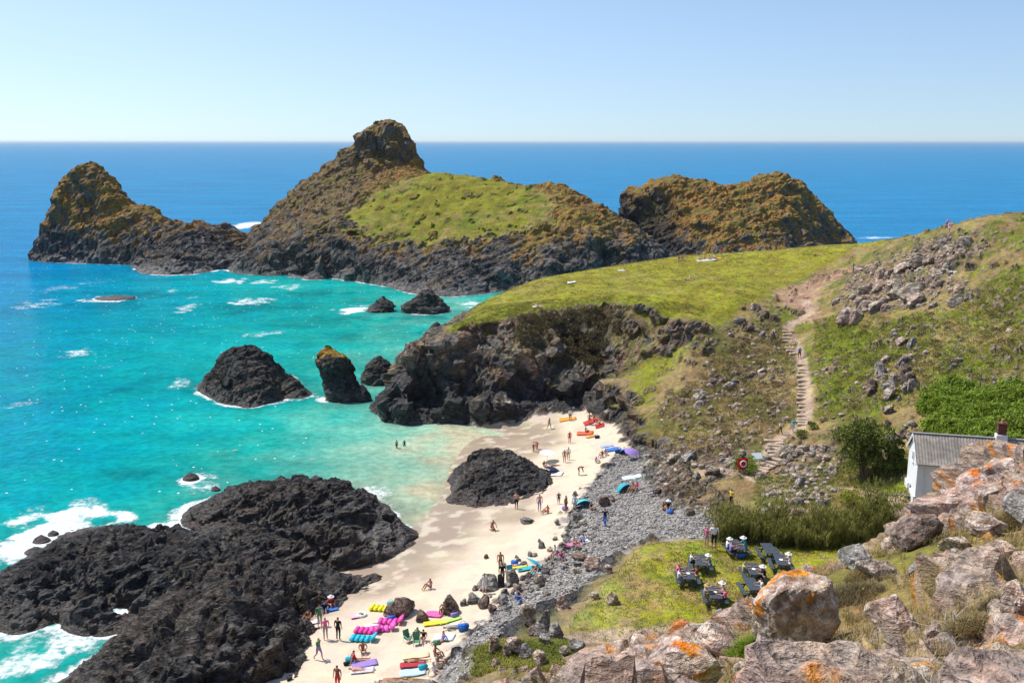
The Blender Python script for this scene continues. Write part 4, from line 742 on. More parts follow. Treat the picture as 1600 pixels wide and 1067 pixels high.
# ---- shingle: real pebbles on the grey bed
def scatter_in(poly, n, seed):
    r = np.random.default_rng(seed); P_ = np.asarray(poly)[:, :2]; o = np.zeros((0, 2))
    while len(o) < n:
        q = r.uniform(P_.min(0), P_.max(0), (n, 2)); o = np.concatenate([o, q[in_poly(q[:, 0], q[:, 1], P_)]])
    return o[:n], r
q, r = scatter_in(P_PEB, 13000, 5); v0, f0 = ICO[1]; s = .055 + .13 * r.random(len(q)) ** 3; a = r.uniform(0, 6.28, len(q)); ca, sa = np.cos(a), np.sin(a)
base = v0 * np.array((1.25, .9, .62)); V = np.empty((len(q), len(v0), 3)); V[:, :, 0] = (base[None, :, 0] * ca[:, None] - base[None, :, 1] * sa[:, None]) * s[:, None] + q[:, :1]; V[:, :, 1] = (base[None, :, 0] * sa[:, None] + base[None, :, 1] * ca[:, None]) * s[:, None] + q[:, 1:2]; V[:, :, 2] = base[None, :, 2] * s[:, None] + (ground(q[:, 0], q[:, 1]) + s * .25)[:, None]
tone = r.uniform(.19, .46, len(q))[:, None] * np.array((1.07, .99, .89)) * (1 + .025 * r.normal(size=(len(q), 3))); z = np.zeros(V.shape[0] * V.shape[1])
peb = mk('shingle', V.reshape(-1, 3), (f0[None] + (np.arange(len(q)) * len(v0))[:, None, None]).reshape(-1, 3), MT, None, True, dict(col=np.repeat(np.clip(tone, .05, .6), len(v0), 0), rk=z + .3, sd=z, pb=z, wet=z))
tag(peb, 'grey shingle of small rounded pebbles between sand and lawn', 'shingle', None, 'stuff')
# rubble on the hills
q = []; 
for poly, n in ((P_OUT, 1300), (hits([(1030,640),(1110,560),(1200,495),(1245,520),(1245,640),(1200,690),(1100,720),(1040,700)]), 520), (hits([(1275,560),(1400,500),(1600,480),(1600,600),(1400,640),(1280,660)]), 160), (P_ROCKB, 400), (hits([(1190,745),(1200,690),(1310,690),(1300,790),(1190,800)]), 600)): q.append(scatter_in(poly, n, n)[0])
q = np.concatenate(q); r = np.random.default_rng(9); keep = fbm(np.stack([q[:, 0] * .25, q[:, 1] * .25, 0 * q[:, 0]], 1).astype(np.float32), 3, 12) + r.normal(size=len(q)) * .12 > -.06; q = q[keep]
s = .10 + .38 * r.random(len(q)) ** 3; v0, f0 = ICO[1]; V = v0[None] * (s[:, None, None] * r.uniform(.6, 1.3, (len(q), 1, 3))) * r.uniform(.75, 1.15, (len(q), len(v0), 1)); V[:, :, :2] += q[:, None, :]; V[:, :, 2] += (ground(q[:, 0], q[:, 1]) + s * .1)[:, None]
tone = r.uniform(.20, .46, len(q))[:, None] * np.array((1.18, .95, .76)); z = np.zeros(V.shape[0] * V.shape[1])
rub = mk('rubble', V.reshape(-1, 3), (f0[None] + (np.arange(len(q)) * len(v0))[:, None, None]).reshape(-1, 3), MT, None, False, dict(col=np.repeat(tone, len(v0), 0), rk=z + .6, sd=z, pb=z, wet=z)); tag(rub, 'small broken stones strewn over the dry hillsides', 'rubble', None, 'stuff')
# ---- flights of steps
M_STEP = plain('step_stone', (.42, .315, .225), .9, .25, 3.0)
def box_mesh(name, sx, sy, sz, mat, bev=.03, seg=1):
    bm = bmesh.new(); bmesh.ops.create_cube(bm, size=1.0); bmesh.ops.scale(bm, vec=(sx, sy, sz), verts=bm.verts)
    if bev: bmesh.ops.bevel(bm, geom=list(bm.edges), offset=bev, segments=seg, affect='EDGES')
    me = bpy.data.meshes.new(name); bm.to_mesh(me); bm.free()
    if mat: me.materials.append(mat)
    return me
def flight(label, L, wid):
    pts = [hit(px, py, 75) for px, py in L]; e = empty('stone_steps', pts[0]); tag(e, label, 'steps'); me = [box_mesh('step', wid * k, .62, .30, M_STEP, .05) for k in (1, 1.12, .92)]
    for i, p_ in enumerate(pts):
        n_ = pts[min(i + 1, len(pts) - 1)] - pts[max(i - 1, 0)]; o = link(bpy.data.objects.new('step', me[i % 3]), e); o.location = Vector(p_ - pts[0]) + Vector((random.uniform(-.1, .1), 0, .02)); o.rotation_euler = (random.uniform(-.03, .03), random.uniform(-.04, .04), math.atan2(n_[1], n_[0]) - math.pi / 2 + random.uniform(-.12, .12))
        if abs(o.rotation_euler.z) > .9: o.rotation_euler.z = .9 * (1 if o.rotation_euler.z > 0 else -1)
flight('long straight flight of pale stone steps climbing the green hillside', [(1257,y_) for y_ in (664,660.5,656,650,643,637,631,624,618.5,614,609,603,596,589,583,578.5,571)], 1.7)
flight('short upper flight of stone steps left of the climber in blue', [(1240,553),(1236,549),(1233,545),(1231,534),(1231,529),(1230,524),(1229,519)], 1.4)
flight('curved lower flight of stone steps beside the red lifebuoy', [(1181,741),(1188,736),(1193,732),(1200,728.5),(1207,724),(1212,719),(1217,713.5),(1214,707),(1211,701.5),(1210,696.5),(1207,690)], 1.7)
# ------------------------------------------------------------------ plants
def leaf_mat(name, a, b_, trans=.25, rough=.6):
    m, nt, b = new_mat(name); N = NB(nt); t = N.attr('t'); c = N.mix(t, (*a, 1), (*b_, 1)); c = N.mix(1.0, c, N.ramp(N.noise(N.pos(), 1.3, 3), .3, .7, .75, 1.25), 'MULTIPLY'); N.l(c, b.inputs['Base Color'])
    b.inputs['Roughness'].default_value = rough; b.inputs['Specular IOR Level'].default_value = .2; b.inputs['Subsurface Weight'].default_value = 0
    tr = N.n('ShaderNodeBsdfTranslucent'); N.l(c, tr.inputs[0]); mx = N.n('ShaderNodeMixShader'); mx.inputs[0].default_value = trans; N.l(b.outputs[0], mx.inputs[1]); N.l(tr.outputs[0], mx.inputs[2]); N.l(mx.outputs[0], nt.nodes['Material Output'].inputs[0]); return m
M_STRAW = leaf_mat('dry_grass', (.46, .34, .17), (.25, .20, .075)); M_TURF = leaf_mat('turf_grass', (.33, .30, .065), (.18, .22, .035)); M_DRY = leaf_mat('hill_grass', (.40, .285, .125), (.22, .19, .06)); M_HEATH = leaf_mat('heather', (.12, .088, .048), (.21, .175, .075)); M_BUSH = leaf_mat('bush_leaf', (.075, .11, .02), (.21, .23, .045))
M_FERN = leaf_mat('bracken', (.13, .20, .018), (.27, .36, .035)); M_TAM = leaf_mat('tamarisk', (.095, .115, .024), (.25, .24, .055)); M_YEL = leaf_mat('yellow_bush', (.22, .26, .012), (.36, .36, .02)); M_TWIG = plain('bleached_twig', (.36, .33, .30), .9); M_BARK = plain('bark', (.10, .075, .05), .9)
M_FLOWER = plain('yellow_flower', (.75, .50, .01), .6)
def blades(root, h, wd, lean, seed, mat, name, tcol, label=None, cat=None, kind='stuff', parent=None, curve=.35):
    # root (n,3): every blade is two triangles, bent outwards
    r = np.random.default_rng(seed); n = len(root); a = r.uniform(0, 6.28, n); d = np.stack([np.cos(a), np.sin(a), 0 * a], 1); s = np.stack([-np.sin(a), np.cos(a), 0 * a], 1)
    up = np.array((0, 0, 1.0)); L = lean * r.uniform(.3, 1.2, n); h = h * np.ones(n); wd = wd * np.ones(n)
    m = root + d * (L * h * curve)[:, None] + up * (h * .6)[:, None]; t = root + d * (L * h)[:, None] + up * (h * (1 - .25 * L))[:, None]
    V = np.stack([root - s * wd[:, None] / 2, root + s * wd[:, None] / 2, m + s * wd[:, None] * .4, m - s * wd[:, None] * .4, t], 1).reshape(-1, 3); i = np.arange(n)[:, None] * 5
    F = np.concatenate([np.stack([i + 0, i + 1, i + 2], 2).reshape(-1, 3), np.stack([i + 0, i + 2, i + 3], 2).reshape(-1, 3), np.stack([i + 3, i + 2, i + 4], 2).reshape(-1, 3)])
    o = mk(name, V, F, mat, parent, False, dict(t=np.repeat(tcol, 5))); 
    if label: tag(o, label, cat, None, kind)
    return o
r = np.random.default_rng(21)
sel = (SPUR_VEG > .45) & (SPUR_V[:, 1] < 41) & (SPUR_V[:, 1] > 9) & (SPUR_V[:, 0] > -7) & (SPUR_V[:, 0] < 30); SV = SPURM.reshape(-1, 3)[sel]
fm_ = fbm(SV.astype(np.float32) * 1.0, 3, 5); w_ = np.clip(.55 + fm_ * 1.2, .05, 1); NT = 7500; idx = r.choice(len(SV), NT, p=w_ / w_.sum()); c0 = SV[idx] + r.uniform(-.06, .06, (NT, 3)) * np.array((1, 1, 0)); hgt = .13 + .20 * r.random(NT) ** 2
nb = 16; root = np.repeat(c0, nb, 0) + r.normal(size=(NT * nb, 3)) * np.array((.075, .075, 0)); tc = np.clip(np.repeat(.35 + .9 * fbm(c0.astype(np.float32) * .5, 3, 8), nb) + r.normal(size=NT * nb) * .18, 0, 1)
blades(root - np.array((0, 0, .03)), np.repeat(hgt, nb) * r.uniform(.6, 1.1, NT * nb), .014, .75, 3, M_STRAW, 'grass', tc, 'dry tufted grass over the slope below the viewpoint', 'grass')
q, r2 = scatter_in(TURF, 16000, 88); P3 = np.stack([q[:, 0], q[:, 1], ground(q[:, 0], q[:, 1])], 1); w_ = fbm(P3.astype(np.float32) * .35, 4, 18); P3 = P3[w_ + r2.normal(size=len(w_)) * .2 > -.1]
root = np.repeat(P3, 4, 0) + r2.normal(size=(len(P3) * 4, 3)) * np.array((.16, .16, 0)); M_SWARD = leaf_mat('sward', (.37, .315, .07), (.25, .245, .03))
blades(root - np.array((0, 0, .03)), r2.uniform(.08, .24, len(root)), .06, .9, 14, M_SWARD, 'sward', np.clip(np.repeat(.5 + 1.2 * fbm(P3.astype(np.float32) * .15, 3, 28), 4) + r2.normal(size=len(root)) * .2, 0, 1), 'short tufted sward over the turf headland', 'grass')
# short rough grass on the middle hillsides, the lawn edge and the turf rim
q = []
for poly, n in ((hits([(1030,640),(1110,560),(1200,495),(1245,520),(1245,640),(1200,690),(1100,720),(1040,700)]), 7000), (hits([(1270,500),(1400,500),(1600,420),(1600,620),(1400,640),(1280,660)]), 9000), (hits([(1180,745),(1420,700),(1420,790),(1300,810),(1180,800)]), 3500), (P_LAWN, 5200), (hits([(735,1060),(745,1015),(800,1002),(900,1000),(900,1060)]), 2500), (np.array(hits([(700,520),(850,486),(1000,478),(1100,495),(1100,480),(960,462),(760,480)])), 6000)): q.append(scatter_in(poly, n, n + 1)[0])
big = np.concatenate([np.full(len(k), s_) for k, s_ in zip(q, (1, 1, 1, .55, 1, .6))]); q = np.concatenate(q); P3 = np.stack([q[:, 0], q[:, 1], ground(q[:, 0], q[:, 1])], 1); nb = 5
root = np.repeat(P3, nb, 0) + r.normal(size=(len(q) * nb, 3)) * np.array((.13, .13, 0)); tc = np.clip(np.repeat(.5 + 1.0 * fbm(P3.astype(np.float32) * .3, 3, 8), nb) + r.normal(size=len(root)) * .15, 0, 1)
dry = np.repeat(np.arange(len(q)) < 7000, nb); hb_ = np.repeat(big, nb) * r.uniform(.15, .36, len(root)); root = root - np.array((0, 0, .05))
blades(root[~dry], hb_[~dry], .05, .8, 4, M_TURF, 'rough_grass', tc[~dry], 'rough grass tussocks over the green slopes and lawn edges', 'grass')
blades(root[dry], hb_[dry], .05, .8, 5, M_DRY, 'hill_grass', tc[dry], 'straw coloured grass tussocks on the dry hillside left of the steps', 'grass')
def clumps(cs, rad, n, size, mat, name, seed, label=None, cat=None, kind=None, parent=None, flat=1.0, group=None):
    # leaf-sized faces spread through the outer part of lumpy crowns
    r = np.random.default_rng(seed); cs = np.asarray(cs, float); rad = np.asarray(rad, float); wt = rad ** 2; k = r.choice(len(cs), n, p=wt / wt.sum())
    d = r.normal(size=(n, 3)); d /= np.linalg.norm(d, axis=1, keepdims=True); d[:, 2] = np.where(d[:, 2] < -.3, -d[:, 2], d[:, 2]); rr = rad[k] * (.62 + .42 * r.random(n) ** .6); c = cs[k] + d * rr[:, None] * np.array((1, 1, flat))
    a = r.normal(size=(n, 3)) + d * .6; a /= np.linalg.norm(a, axis=1, keepdims=True); b2 = np.cross(a, r.normal(size=(n, 3))); b2 /= np.linalg.norm(b2, axis=1, keepdims=True); s = (size * r.uniform(.6, 1.4, n))[:, None]
    V = np.stack([c - a * s, c + b2 * s * .55, c + a * s, c - b2 * s * .55], 1).reshape(-1, 3); F = (np.arange(n)[:, None] * 4 + np.arange(4)).astype(int)
    o = mk(name, V, F, mat, parent, False, dict(t=np.repeat(np.clip(r.normal(.45, .28, n), 0, 1), 4)))
    if label: tag(o, label, cat, group, kind)
    return o
def limbs(name, base, tips, r0, mat, parent):
    V, F = [], []
    for t in tips:
        b_, t = np.array(base), np.array(t); m = (b_ + t) / 2 + np.random.default_rng(int(abs(t[0]) * 99)).normal(size=3) * .12; L = len(V) * 0
        for k, (p_, w_) in enumerate(((b_, r0), (m, r0 * .65), (t, r0 * .25))):
            for a in range(5): V.append(p_ + np.array((math.cos(a * 1.2566), math.sin(a * 1.2566), 0)) * w_)
        o_ = len(V) - 15
        for k in (0, 5):
            for a in range(5): F.append((o_ + k + a, o_ + k + (a + 1) % 5, o_ + k + 5 + (a + 1) % 5, o_ + k + 5 + a))
    return mk(name, np.array(V), F, mat, parent)
def bush(name, px, py, wpx, hpx, n, size, mat, label, seed, t0=60, lumps=16, cat='bush', group=None):
    h = hit(px, py, t0); t = h[1] / .95; a = wpx * t / 1500 / 2; c = hpx * t / 1500 / 1.1; r = np.random.default_rng(seed); e = empty(name, h); tag(e, label, cat, group)
    cs = np.stack([r.uniform(-.72, .72, lumps) * a, r.uniform(-.5, .9, lumps) * a * .8, r.uniform(.15, .78, lumps) * c], 1); cs[:, 0] *= 1 - .35 * cs[:, 2] / c; rad = r.uniform(.25, .42, lumps) * min(a, c)
    clumps(cs, rad, n, size, mat, 'crown', seed, parent=e); limbs('trunk', (0, 0, -.3), cs[:7], max(.05, a * .05), M_BARK, e); return e
bush('bush', 1352, 752, 96, 116, 10000, .13, M_BUSH, 'tall dark green bush between the steps and the white cottage', 3, lumps=34)
bush('bush', 1395, 745, 46, 70, 3500, .13, M_BUSH, 'shaded bush under the bank beside the cottage gable', 4, lumps=16)
bush('bush', 1330, 792, 40, 26, 1600, .08, M_YEL, 'small bright yellow green bush beside the valley path', 5)
bush('bush', 1365, 803, 60, 24, 1800, .09, M_BUSH, 'low dark shrub next to the yellow green bush', 6)
bush('bush', 1270, 672, 22, 14, 500, .08, M_BUSH, 'small round shrub at the foot of the long steps', 7)
bush('bush', 1253, 684, 30, 14, 600, .08, M_BUSH, 'low shrub between the two flights of steps', 8)
bush('bush', 1165, 742, 44, 30, 1500, .08, M_FERN, 'green shrub around the red lifebuoy post', 9)
# tamarisk hedge behind the lawn: upright feathery sprays
hl = hits([(1128,846),(1180,850),(1250,858),(1320,856),(1395,820)]); e = empty('hedge', hl[0]); tag(e, 'long feathery dark green hedge behind the picnic lawn', 'hedge'); r = np.random.default_rng(33)
u = r.uniform(0, len(hl) - 1.001, 900); i = u.astype(int); c0 = hl[i] + (hl[i + 1] - hl[i]) * (u - i)[:, None] + np.stack([r.normal(size=900) * .5, r.uniform(-.3, 3.2, 900), 0 * u], 1); c0[:, 2] = ground(c0[:, 0], c0[:, 1])
hh = r.uniform(2.0, 3.3, 900) * np.clip(.80 + .95 * fbm(np.stack([c0[:, 0] * .45, c0[:, 1] * .45, 0 * u], 1).astype(np.float32), 3, 3), .4, 1.3); lean = r.normal(size=(900, 2)) * .22
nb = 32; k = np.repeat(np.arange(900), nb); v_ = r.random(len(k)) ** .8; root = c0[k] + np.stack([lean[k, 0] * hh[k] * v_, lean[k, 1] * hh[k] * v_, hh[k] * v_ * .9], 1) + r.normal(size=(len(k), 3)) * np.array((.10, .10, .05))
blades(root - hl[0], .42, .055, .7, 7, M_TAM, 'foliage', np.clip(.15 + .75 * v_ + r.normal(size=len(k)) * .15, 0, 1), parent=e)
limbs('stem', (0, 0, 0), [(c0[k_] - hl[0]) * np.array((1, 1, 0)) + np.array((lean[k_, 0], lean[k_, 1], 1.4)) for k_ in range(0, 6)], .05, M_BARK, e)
# bracken above the cottage, heather on the cliff, low gorse on the hills
q, r = scatter_in(hits([(1432,655),(1440,615),(1480,598),(1540,606),(1600,600),(1600,712),(1530,702),(1450,690)]), 3600, 3); ed = pdist(q[:, 0], q[:, 1], hits([(1432,655),(1440,615),(1480,598),(1540,606),(1600,600),(1640,660),(1600,712),(1530,702),(1450,690)])) + 2.2 * fbm(np.stack([q[:, 0] * .3, q[:, 1] * .3, 0 * q[:, 0]], 1).astype(np.float32), 3, 5); q = q[ed > .6 + r.normal(size=len(q)) * .5]; P3 = np.stack([q[:, 0], q[:, 1], ground(q[:, 0], q[:, 1])], 1); nb = 9; root = np.repeat(P3, nb, 0) + r.normal(size=(len(q) * nb, 3)) * np.array((.22, .22, .16)) + np.array((0, 0, .22)) + np.array((0, 0, .55)) * np.repeat(np.clip(.4 + fbm(P3.astype(np.float32) * .5, 3, 15), 0, 1), nb)[:, None]
blades(root, r.uniform(.25, .6, len(root)), .16, 1.3, 5, M_FERN, 'bracken', np.clip(r.normal(.45, .3, len(root)), 0, 1), 'dense bright green bracken on the bank above the cottage', 'bracken')
q, r = scatter_in(P_HEA, 300, 4); gz_ = ground(q[:, 0], q[:, 1]); cs = np.stack([q[:, 0], q[:, 1], gz_ + .35], 1); cs = cs[gz_ > 4.5]
clumps(cs, r.uniform(.45, .9, len(cs)), 20000, .12, M_HEATH, 'heather_scrub', 6, 'brown heather scrub hanging over the headland cliff', 'heather', 'stuff', flat=.8)
q, r = scatter_in(hits([(1270,520),(1420,500),(1600,440),(1600,620),(1440,600),(1330,660)]), 160, 8); q2, _ = scatter_in(hits([(1040,690),(1060,620),(1200,500),(1240,560),(1240,660),(1130,720)]), 130, 9); q = np.concatenate([q, q2]); cs = np.stack([q[:, 0], q[:, 1], ground(q[:, 0], q[:, 1]) + .05], 1)
clumps(cs, r.uniform(.3, .8, len(cs)), 14000, .10, M_HEATH, 'low_heath', 7, 'low brown heath plants dotted over the hillsides', 'heath', 'stuff', flat=.5)
# heather cushions and bleached twigs near the viewpoint
for k, (px, py, wd, hg, mat, lab) in enumerate([(1490,900,110,50,M_HEATH,'dark heather cushion in the dry grass below the crag'),(1330,940,120,36,M_HEATH,'brown heather mat right of the hero boulder'),(1520,985,90,36,M_STRAW,'yellowish cushion plant near the lower right corner'),(1400,1040,110,30,M_HEATH,'low heather near the bottom edge'),(1560,960,70,40,M_HEATH,'grey brown heather at the right edge'),(1555,740,36,34,M_STRAW,'grassy tuft crowning the crag'),(1495,775,46,22,M_HEATH,'dark cushion on the crag ledge'),(1170,1030,70,50,M_FERN,'green tuft between pink slabs at the bottom'),(1140,1010,50,30,M_STRAW,'dry tuft left of the hero boulder'),(1570,820,70,30,M_STRAW,'dry grass ledge on the crag'),(1350,905,60,30,M_STRAW,'dry tuft behind the hero boulder')]):
    h = hit(px, py, 0); t = h[1] / .93; a = wd * t / 1500 / 2; c = hg * t / 1500; e = empty('heather_cushion', h); tag(e, lab, 'heather'); r = np.random.default_rng(50 + k); nb = 2200
    an = r.uniform(0, 6.28, nb); rr = np.sqrt(r.random(nb)); root = np.stack([np.cos(an) * rr * a, np.sin(an) * rr * a * .7, (1 - rr ** 2) * c * .55 - .05], 1)
    gg = ground(h[0] + root[:, 0], h[1] + root[:, 1]) - h[2]; root[:, 2] += np.clip(gg, -.6, .6) * .8
    blades(root, c * .4 * r.uniform(.4, 1, nb) + .04, .012, .9, k, mat, 'foliage', np.clip(r.normal(.5, .3, nb), 0, 1), parent=e)
h = hit(1495, 985, 0); e = empty('dead_heather', h); tag(e, 'bleached grey dead heather twigs among the rocks', 'dead plant'); r = np.random.default_rng(3)
limbs('twig', (0, 0, -.03), [(r.normal() * .4, r.normal() * .25, r.uniform(.1, .42)) for _ in range(26)], .016, M_TWIG, e)
q = SV[np.random.default_rng(6).choice(len(SV), 150)]; V, F = [], []; v0, f0 = ICO[1]
for k, p_ in enumerate(q): V.append(v0 * .022 * np.array((1, 1, .6)) + p_ + np.array((0, 0, .22))); F.append(f0 + k * len(v0))
tag(mk('wildflowers', np.concatenate(V), np.concatenate(F), M_FLOWER), 'tiny yellow wildflowers sprinkled in the dry grass', 'flowers', None, 'stuff')
# ------------------------------------------------------------------ small builders
class MB:
    def __init__(s): s.v, s.f, s.mi = [], [], []
    def add(s, v, f, mi=0):
        o = len(s.v); s.v += [tuple(map(float, p_)) for p_ in v]; s.f += [tuple(o + i for i in q_) for q_ in f]; s.mi += [mi] * len(f); return s
    def box(s, c, sz, rot=(0, 0, 0), mi=0):
        M = Euler(rot).to_matrix(); v = [Vector(c) + M @ Vector((x_ * sz[0] / 2, y_ * sz[1] / 2, z_ * sz[2] / 2)) for z_ in (-1, 1) for y_ in (-1, 1) for x_ in (-1, 1)]
        return s.add(v, [(0, 2, 3, 1), (4, 5, 7, 6), (0, 1, 5, 4), (2, 6, 7, 3), (0, 4, 6, 2), (1, 3, 7, 5)], mi)
    def rod(s, a, b_, r0, r1=None, n=8, mi=0):
        a, b_ = Vector(a), Vector(b_); r1 = r0 if r1 is None else r1; q_ = (b_ - a).to_track_quat('Z', 'Y'); v = []
        for c, r_ in ((a, r0), (b_, r1)):
            for k in range(n): v.append(c + q_ @ Vector((math.cos(6.2832 * k / n) * r_, math.sin(6.2832 * k / n) * r_, 0)))
        return s.add(v, [(k, (k + 1) % n, n + (k + 1) % n, n + k) for k in range(n)] + [tuple(range(n))[::-1], tuple(range(n, 2 * n))], mi)
    def mesh(s, name, mats, bev=0, smooth=False):
        me = bpy.data.meshes.new(name); me.from_pydata(s.v, [], s.f); mats = mats if isinstance(mats, list) else [mats]
        for m in mats: me.materials.append(m)
        me.polygons.foreach_set('material_index', s.mi)
        if bev:
            bm = bmesh.new(); bm.from_mesh(me); bmesh.ops.bevel(bm, geom=list(bm.edges), offset=bev, segments=2, affect='EDGES', clamp_overlap=True); bm.to_mesh(me); bm.free()
        bm = bmesh.new(); bm.from_mesh(me); bmesh.ops.recalc_face_normals(bm, faces=bm.faces); bm.to_mesh(me); bm.free()
        me.polygons.foreach_set('use_smooth', [smooth] * len(me.polygons)); return me
    def build(s, name, mats, parent=None, bev=0, smooth=False): return link(bpy.data.objects.new(name, s.mesh(name, mats, bev, smooth)), parent)
_pm = {}
def paint(col, rough=.75, var=.12):
    k = (tuple(round(c, 3) for c in col), rough)
    if k not in _pm: _pm[k] = plain('paint', col, rough, var, 9)
    return _pm[k]
KC = dict(s=(.52, .30, .21), t=(.40, .20, .12), w=(.78, .77, .75), k=(.015, .015, .018), n=(.02, .03, .085), b=(.04, .17, .55), c=(.03, .40, .50), r=(.55, .03, .03), p=(.75, .13, .36), y=(.80, .62, .04), g=(.08, .24, .12), o=(.78, .30, .04), e=(.30, .30, .31), u=(.30, .20, .50), h=(.07, .038, .02), d=(.015, .011, .01), l=(.42, .29, .13), m=(.24, .07, .06), a=(.45, .58, .70), v=(.42, .44, .18))
def K(c): return paint(KC[c], .8, .15)
def copy_tree(o, parent=None):
    c = link(o.copy(), parent)
    for ch in o.children: copy_tree(ch, c)
    return c
# ------------------------------------------------------------------ cottage
def cottage():
    F = np.array((36.5, 82.3)); phi = R(-14); e = empty('cottage', (F[0], F[1], 7.6), phi); tag(e, 'white cottage with grey corrugated roof and brick chimney, half hidden by the crag', 'cottage')
    wht = plain('limewash', (.80, .80, .79), .9, .05, 2.0); roofm = plain('weathered_roof', (.30, .265, .225), .9, .28, 1.6); brick = plain('chimney_brick', (.15, .055, .04), .9, .3, 8); frame = paint((.74, .75, .74), .5); glass = paint((.02, .03, .035), .08); grey = paint((.28, .27, .25))
    L, Wd, H, Rz = 11.5, 5.0, 4.3, 6.15
    m = MB(); v = [(0,0,-1.5),(L,0,-1.5),(L,Wd,-1.5),(0,Wd,-1.5),(0,0,H),(L,0,H),(L,Wd,H),(0,Wd,H),(0,Wd/2,Rz-.04),(L,Wd/2,Rz-.04)]
    m.add(v, [(0,1,5,4),(1,2,6,9,5),(2,3,7,6),(3,0,4,8,7),(0,3,2,1)]); m.box((-.05, Wd / 2, -.2), (.22, Wd + .1, 2.4)); m.build('wall', wht, e)
    for sgn, nm in ((0, 'roof_slope'), (1, 'roof_slope')):        # corrugated sheets
        nx_, X0, X1 = 190, -.22, L + .2; xs_ = np.linspace(X0, X1, nx_); wv_ = .035 * np.sin(xs_ * 2 * math.pi / .26); y0 = -.32 if not sgn else Wd + .32; z0 = H - .32 * (Rz - H) / (Wd / 2)
        rows = [(y0 + (Wd / 2 - y0) * t_, z0 + (Rz - z0) * t_) for t_ in (0, .34, .345, .67, .675, 1)]; V = []
        for k, (yy, zz) in enumerate(rows):
            lap = .02 if k in (2, 3) else (.04 if k > 3 else 0)
            V += [(x_, yy, zz + .06 + w_ + lap) for x_, w_ in zip(xs_, wv_)]
        n_ = nx_; F_ = [(r_ * n_ + i, r_ * n_ + i + 1, (r_ + 1) * n_ + i + 1, (r_ + 1) * n_ + i) for r_ in range(5) for i in range(n_ - 1)]; mk(nm, np.array(V), F_, roofm, e, True)
    m = MB(); m.box((L / 2, Wd / 2, Rz + .10), (L + .5, .34, .10)); m.build('ridge_cap', grey, e, .02)
    for yy in (-1, 1):
        m = MB(); ln = math.hypot(Wd / 2 + .3, Rz - H + .2); m.box((-.2, Wd / 2 + yy * (Wd / 4 + .14), (H + Rz) / 2 - .12), (.06, ln, .22), (yy * -math.atan2(Rz - H, Wd / 2), 0, 0)); m.build('barge_board', frame, e)
    m = MB(); m.box((L / 2, -.36, H - .16), (L + .3, .12, .10)); m.build('gutter', grey, e, .02)
    ch = MB().box((7.2, Wd / 2, Rz + .15), (.95, .8, .7)).build('chimney_base', wht, e, .03); MB().box((7.2, Wd / 2, Rz + .95), (.72, .56, 1.0)).build('chimney', brick, e, .01)
    cp = MB().box((7.2, Wd / 2, Rz + 1.5), (.86, .70, .12)).build('chimney_cap', brick, e, .02); MB().rod((7.2, Wd / 2, Rz + 1.55), (7.2, Wd / 2, Rz + 1.95), .15, .12, 10).build('chimney_pot', paint((.45, .27, .12)), e)
    def window(c, w_, h_, axis_, nx_, ny_):
        wd = empty('window', c); wd.parent = e; wd.location = c; wd.rotation_euler = (0, 0, 0 if axis_ == 'front' else -math.pi / 2)
        m = MB()
        for s_ in (-1, 1): m.box((s_ * (w_ / 2 + .03), -.02, 0), (.08, .10, h_ + .14)); m.box((0, -.02, s_ * (h_ / 2 + .03)), (w_, .10, .08))
        for k in range(1, nx_): m.box((-w_ / 2 + w_ * k / nx_, -.01, 0), (.035, .05, h_))
        for k in range(1, ny_): m.box((0, -.012, -h_ / 2 + h_ * k / ny_), (w_, .05, .035))
        m.build('window_frame', frame, wd); MB().box((0, .0, 0), (w_, .03, h_)).build('pane', glass, wd); MB().box((0, -.08, -h_ / 2 - .11), (w_ + .3, .2, .07)).build('window_sill', wht, wd)
    window((2.7, -.02, 2.95), 1.9, 1.5, 'front', 6, 4); window((8.2, -.02, 2.95), 1.9, 1.5, 'front', 6, 4); window((-.02, 2.3, 4.1), .5, .8, 'side', 2, 2); window((-.17, 2.6, .9), .5, .9, 'side', 2, 2)
    MB().box((.6, -.06, 1.4), (.06, .08, 5.6)).build('drainpipe', frame, e)
cottage()
for k in range(16):
    u = k / 15; p_ = PATH2[-2] + (PATH2[-1] - PATH2[-2]) * u + np.array((.4, 1.1, 0)); put_rock('edging_stone', (p_[0], p_[1], gz(p_[0], p_[1])), (.22, .16, .16), 'cobble', 2, None, None, 'whitish edging stone along the path by the cottage grass', 'stone', 'edging stones of the cottage path')
# ------------------------------------------------------------------ signs, lifebuoy, fence
wood = plain('grey_wood', (.22, .18, .14), .9, .25, 5); red = paint((.62, .015, .012), .45); white = paint((.80, .80, .78), .5)
h = hit(1160, 741, 75); e = empty('lifebuoy_stand', h, R(8)); tag(e, 'red lifebuoy housing with a white ring on posts above the shingle', 'lifebuoy')
MB().rod((-.3, .06, -.3), (-.3, .06, 1.1), .05).build('post', wood, e); MB().rod((.3, .06, -.3), (.3, .06, 1.1), .05).build('post', wood, e)
MB().box((0, 0, 1.12), (1.15, .22, 1.2), (-.25, 0, 0)).build('housing', red, e, .09)
V, F = [], []
for i in range(28):
    for j in range(8):
        a, b2 = i * 2 * math.pi / 28, j * 2 * math.pi / 8; V.append(((.32 + .07 * math.cos(b2)) * math.cos(a), -.16 + .06 * math.sin(b2), (.32 + .07 * math.cos(b2)) * math.sin(a) * .95 + 1.12)); F.append((i * 8 + j, ((i + 1) % 28) * 8 + j, ((i + 1) % 28) * 8 + (j + 1) % 8, i * 8 + (j + 1) % 8))
o = mk('ring', np.array(V), F, white, e, True); o.rotation_euler = (-.25, 0, 0); o.location = (0, -.28, .04)
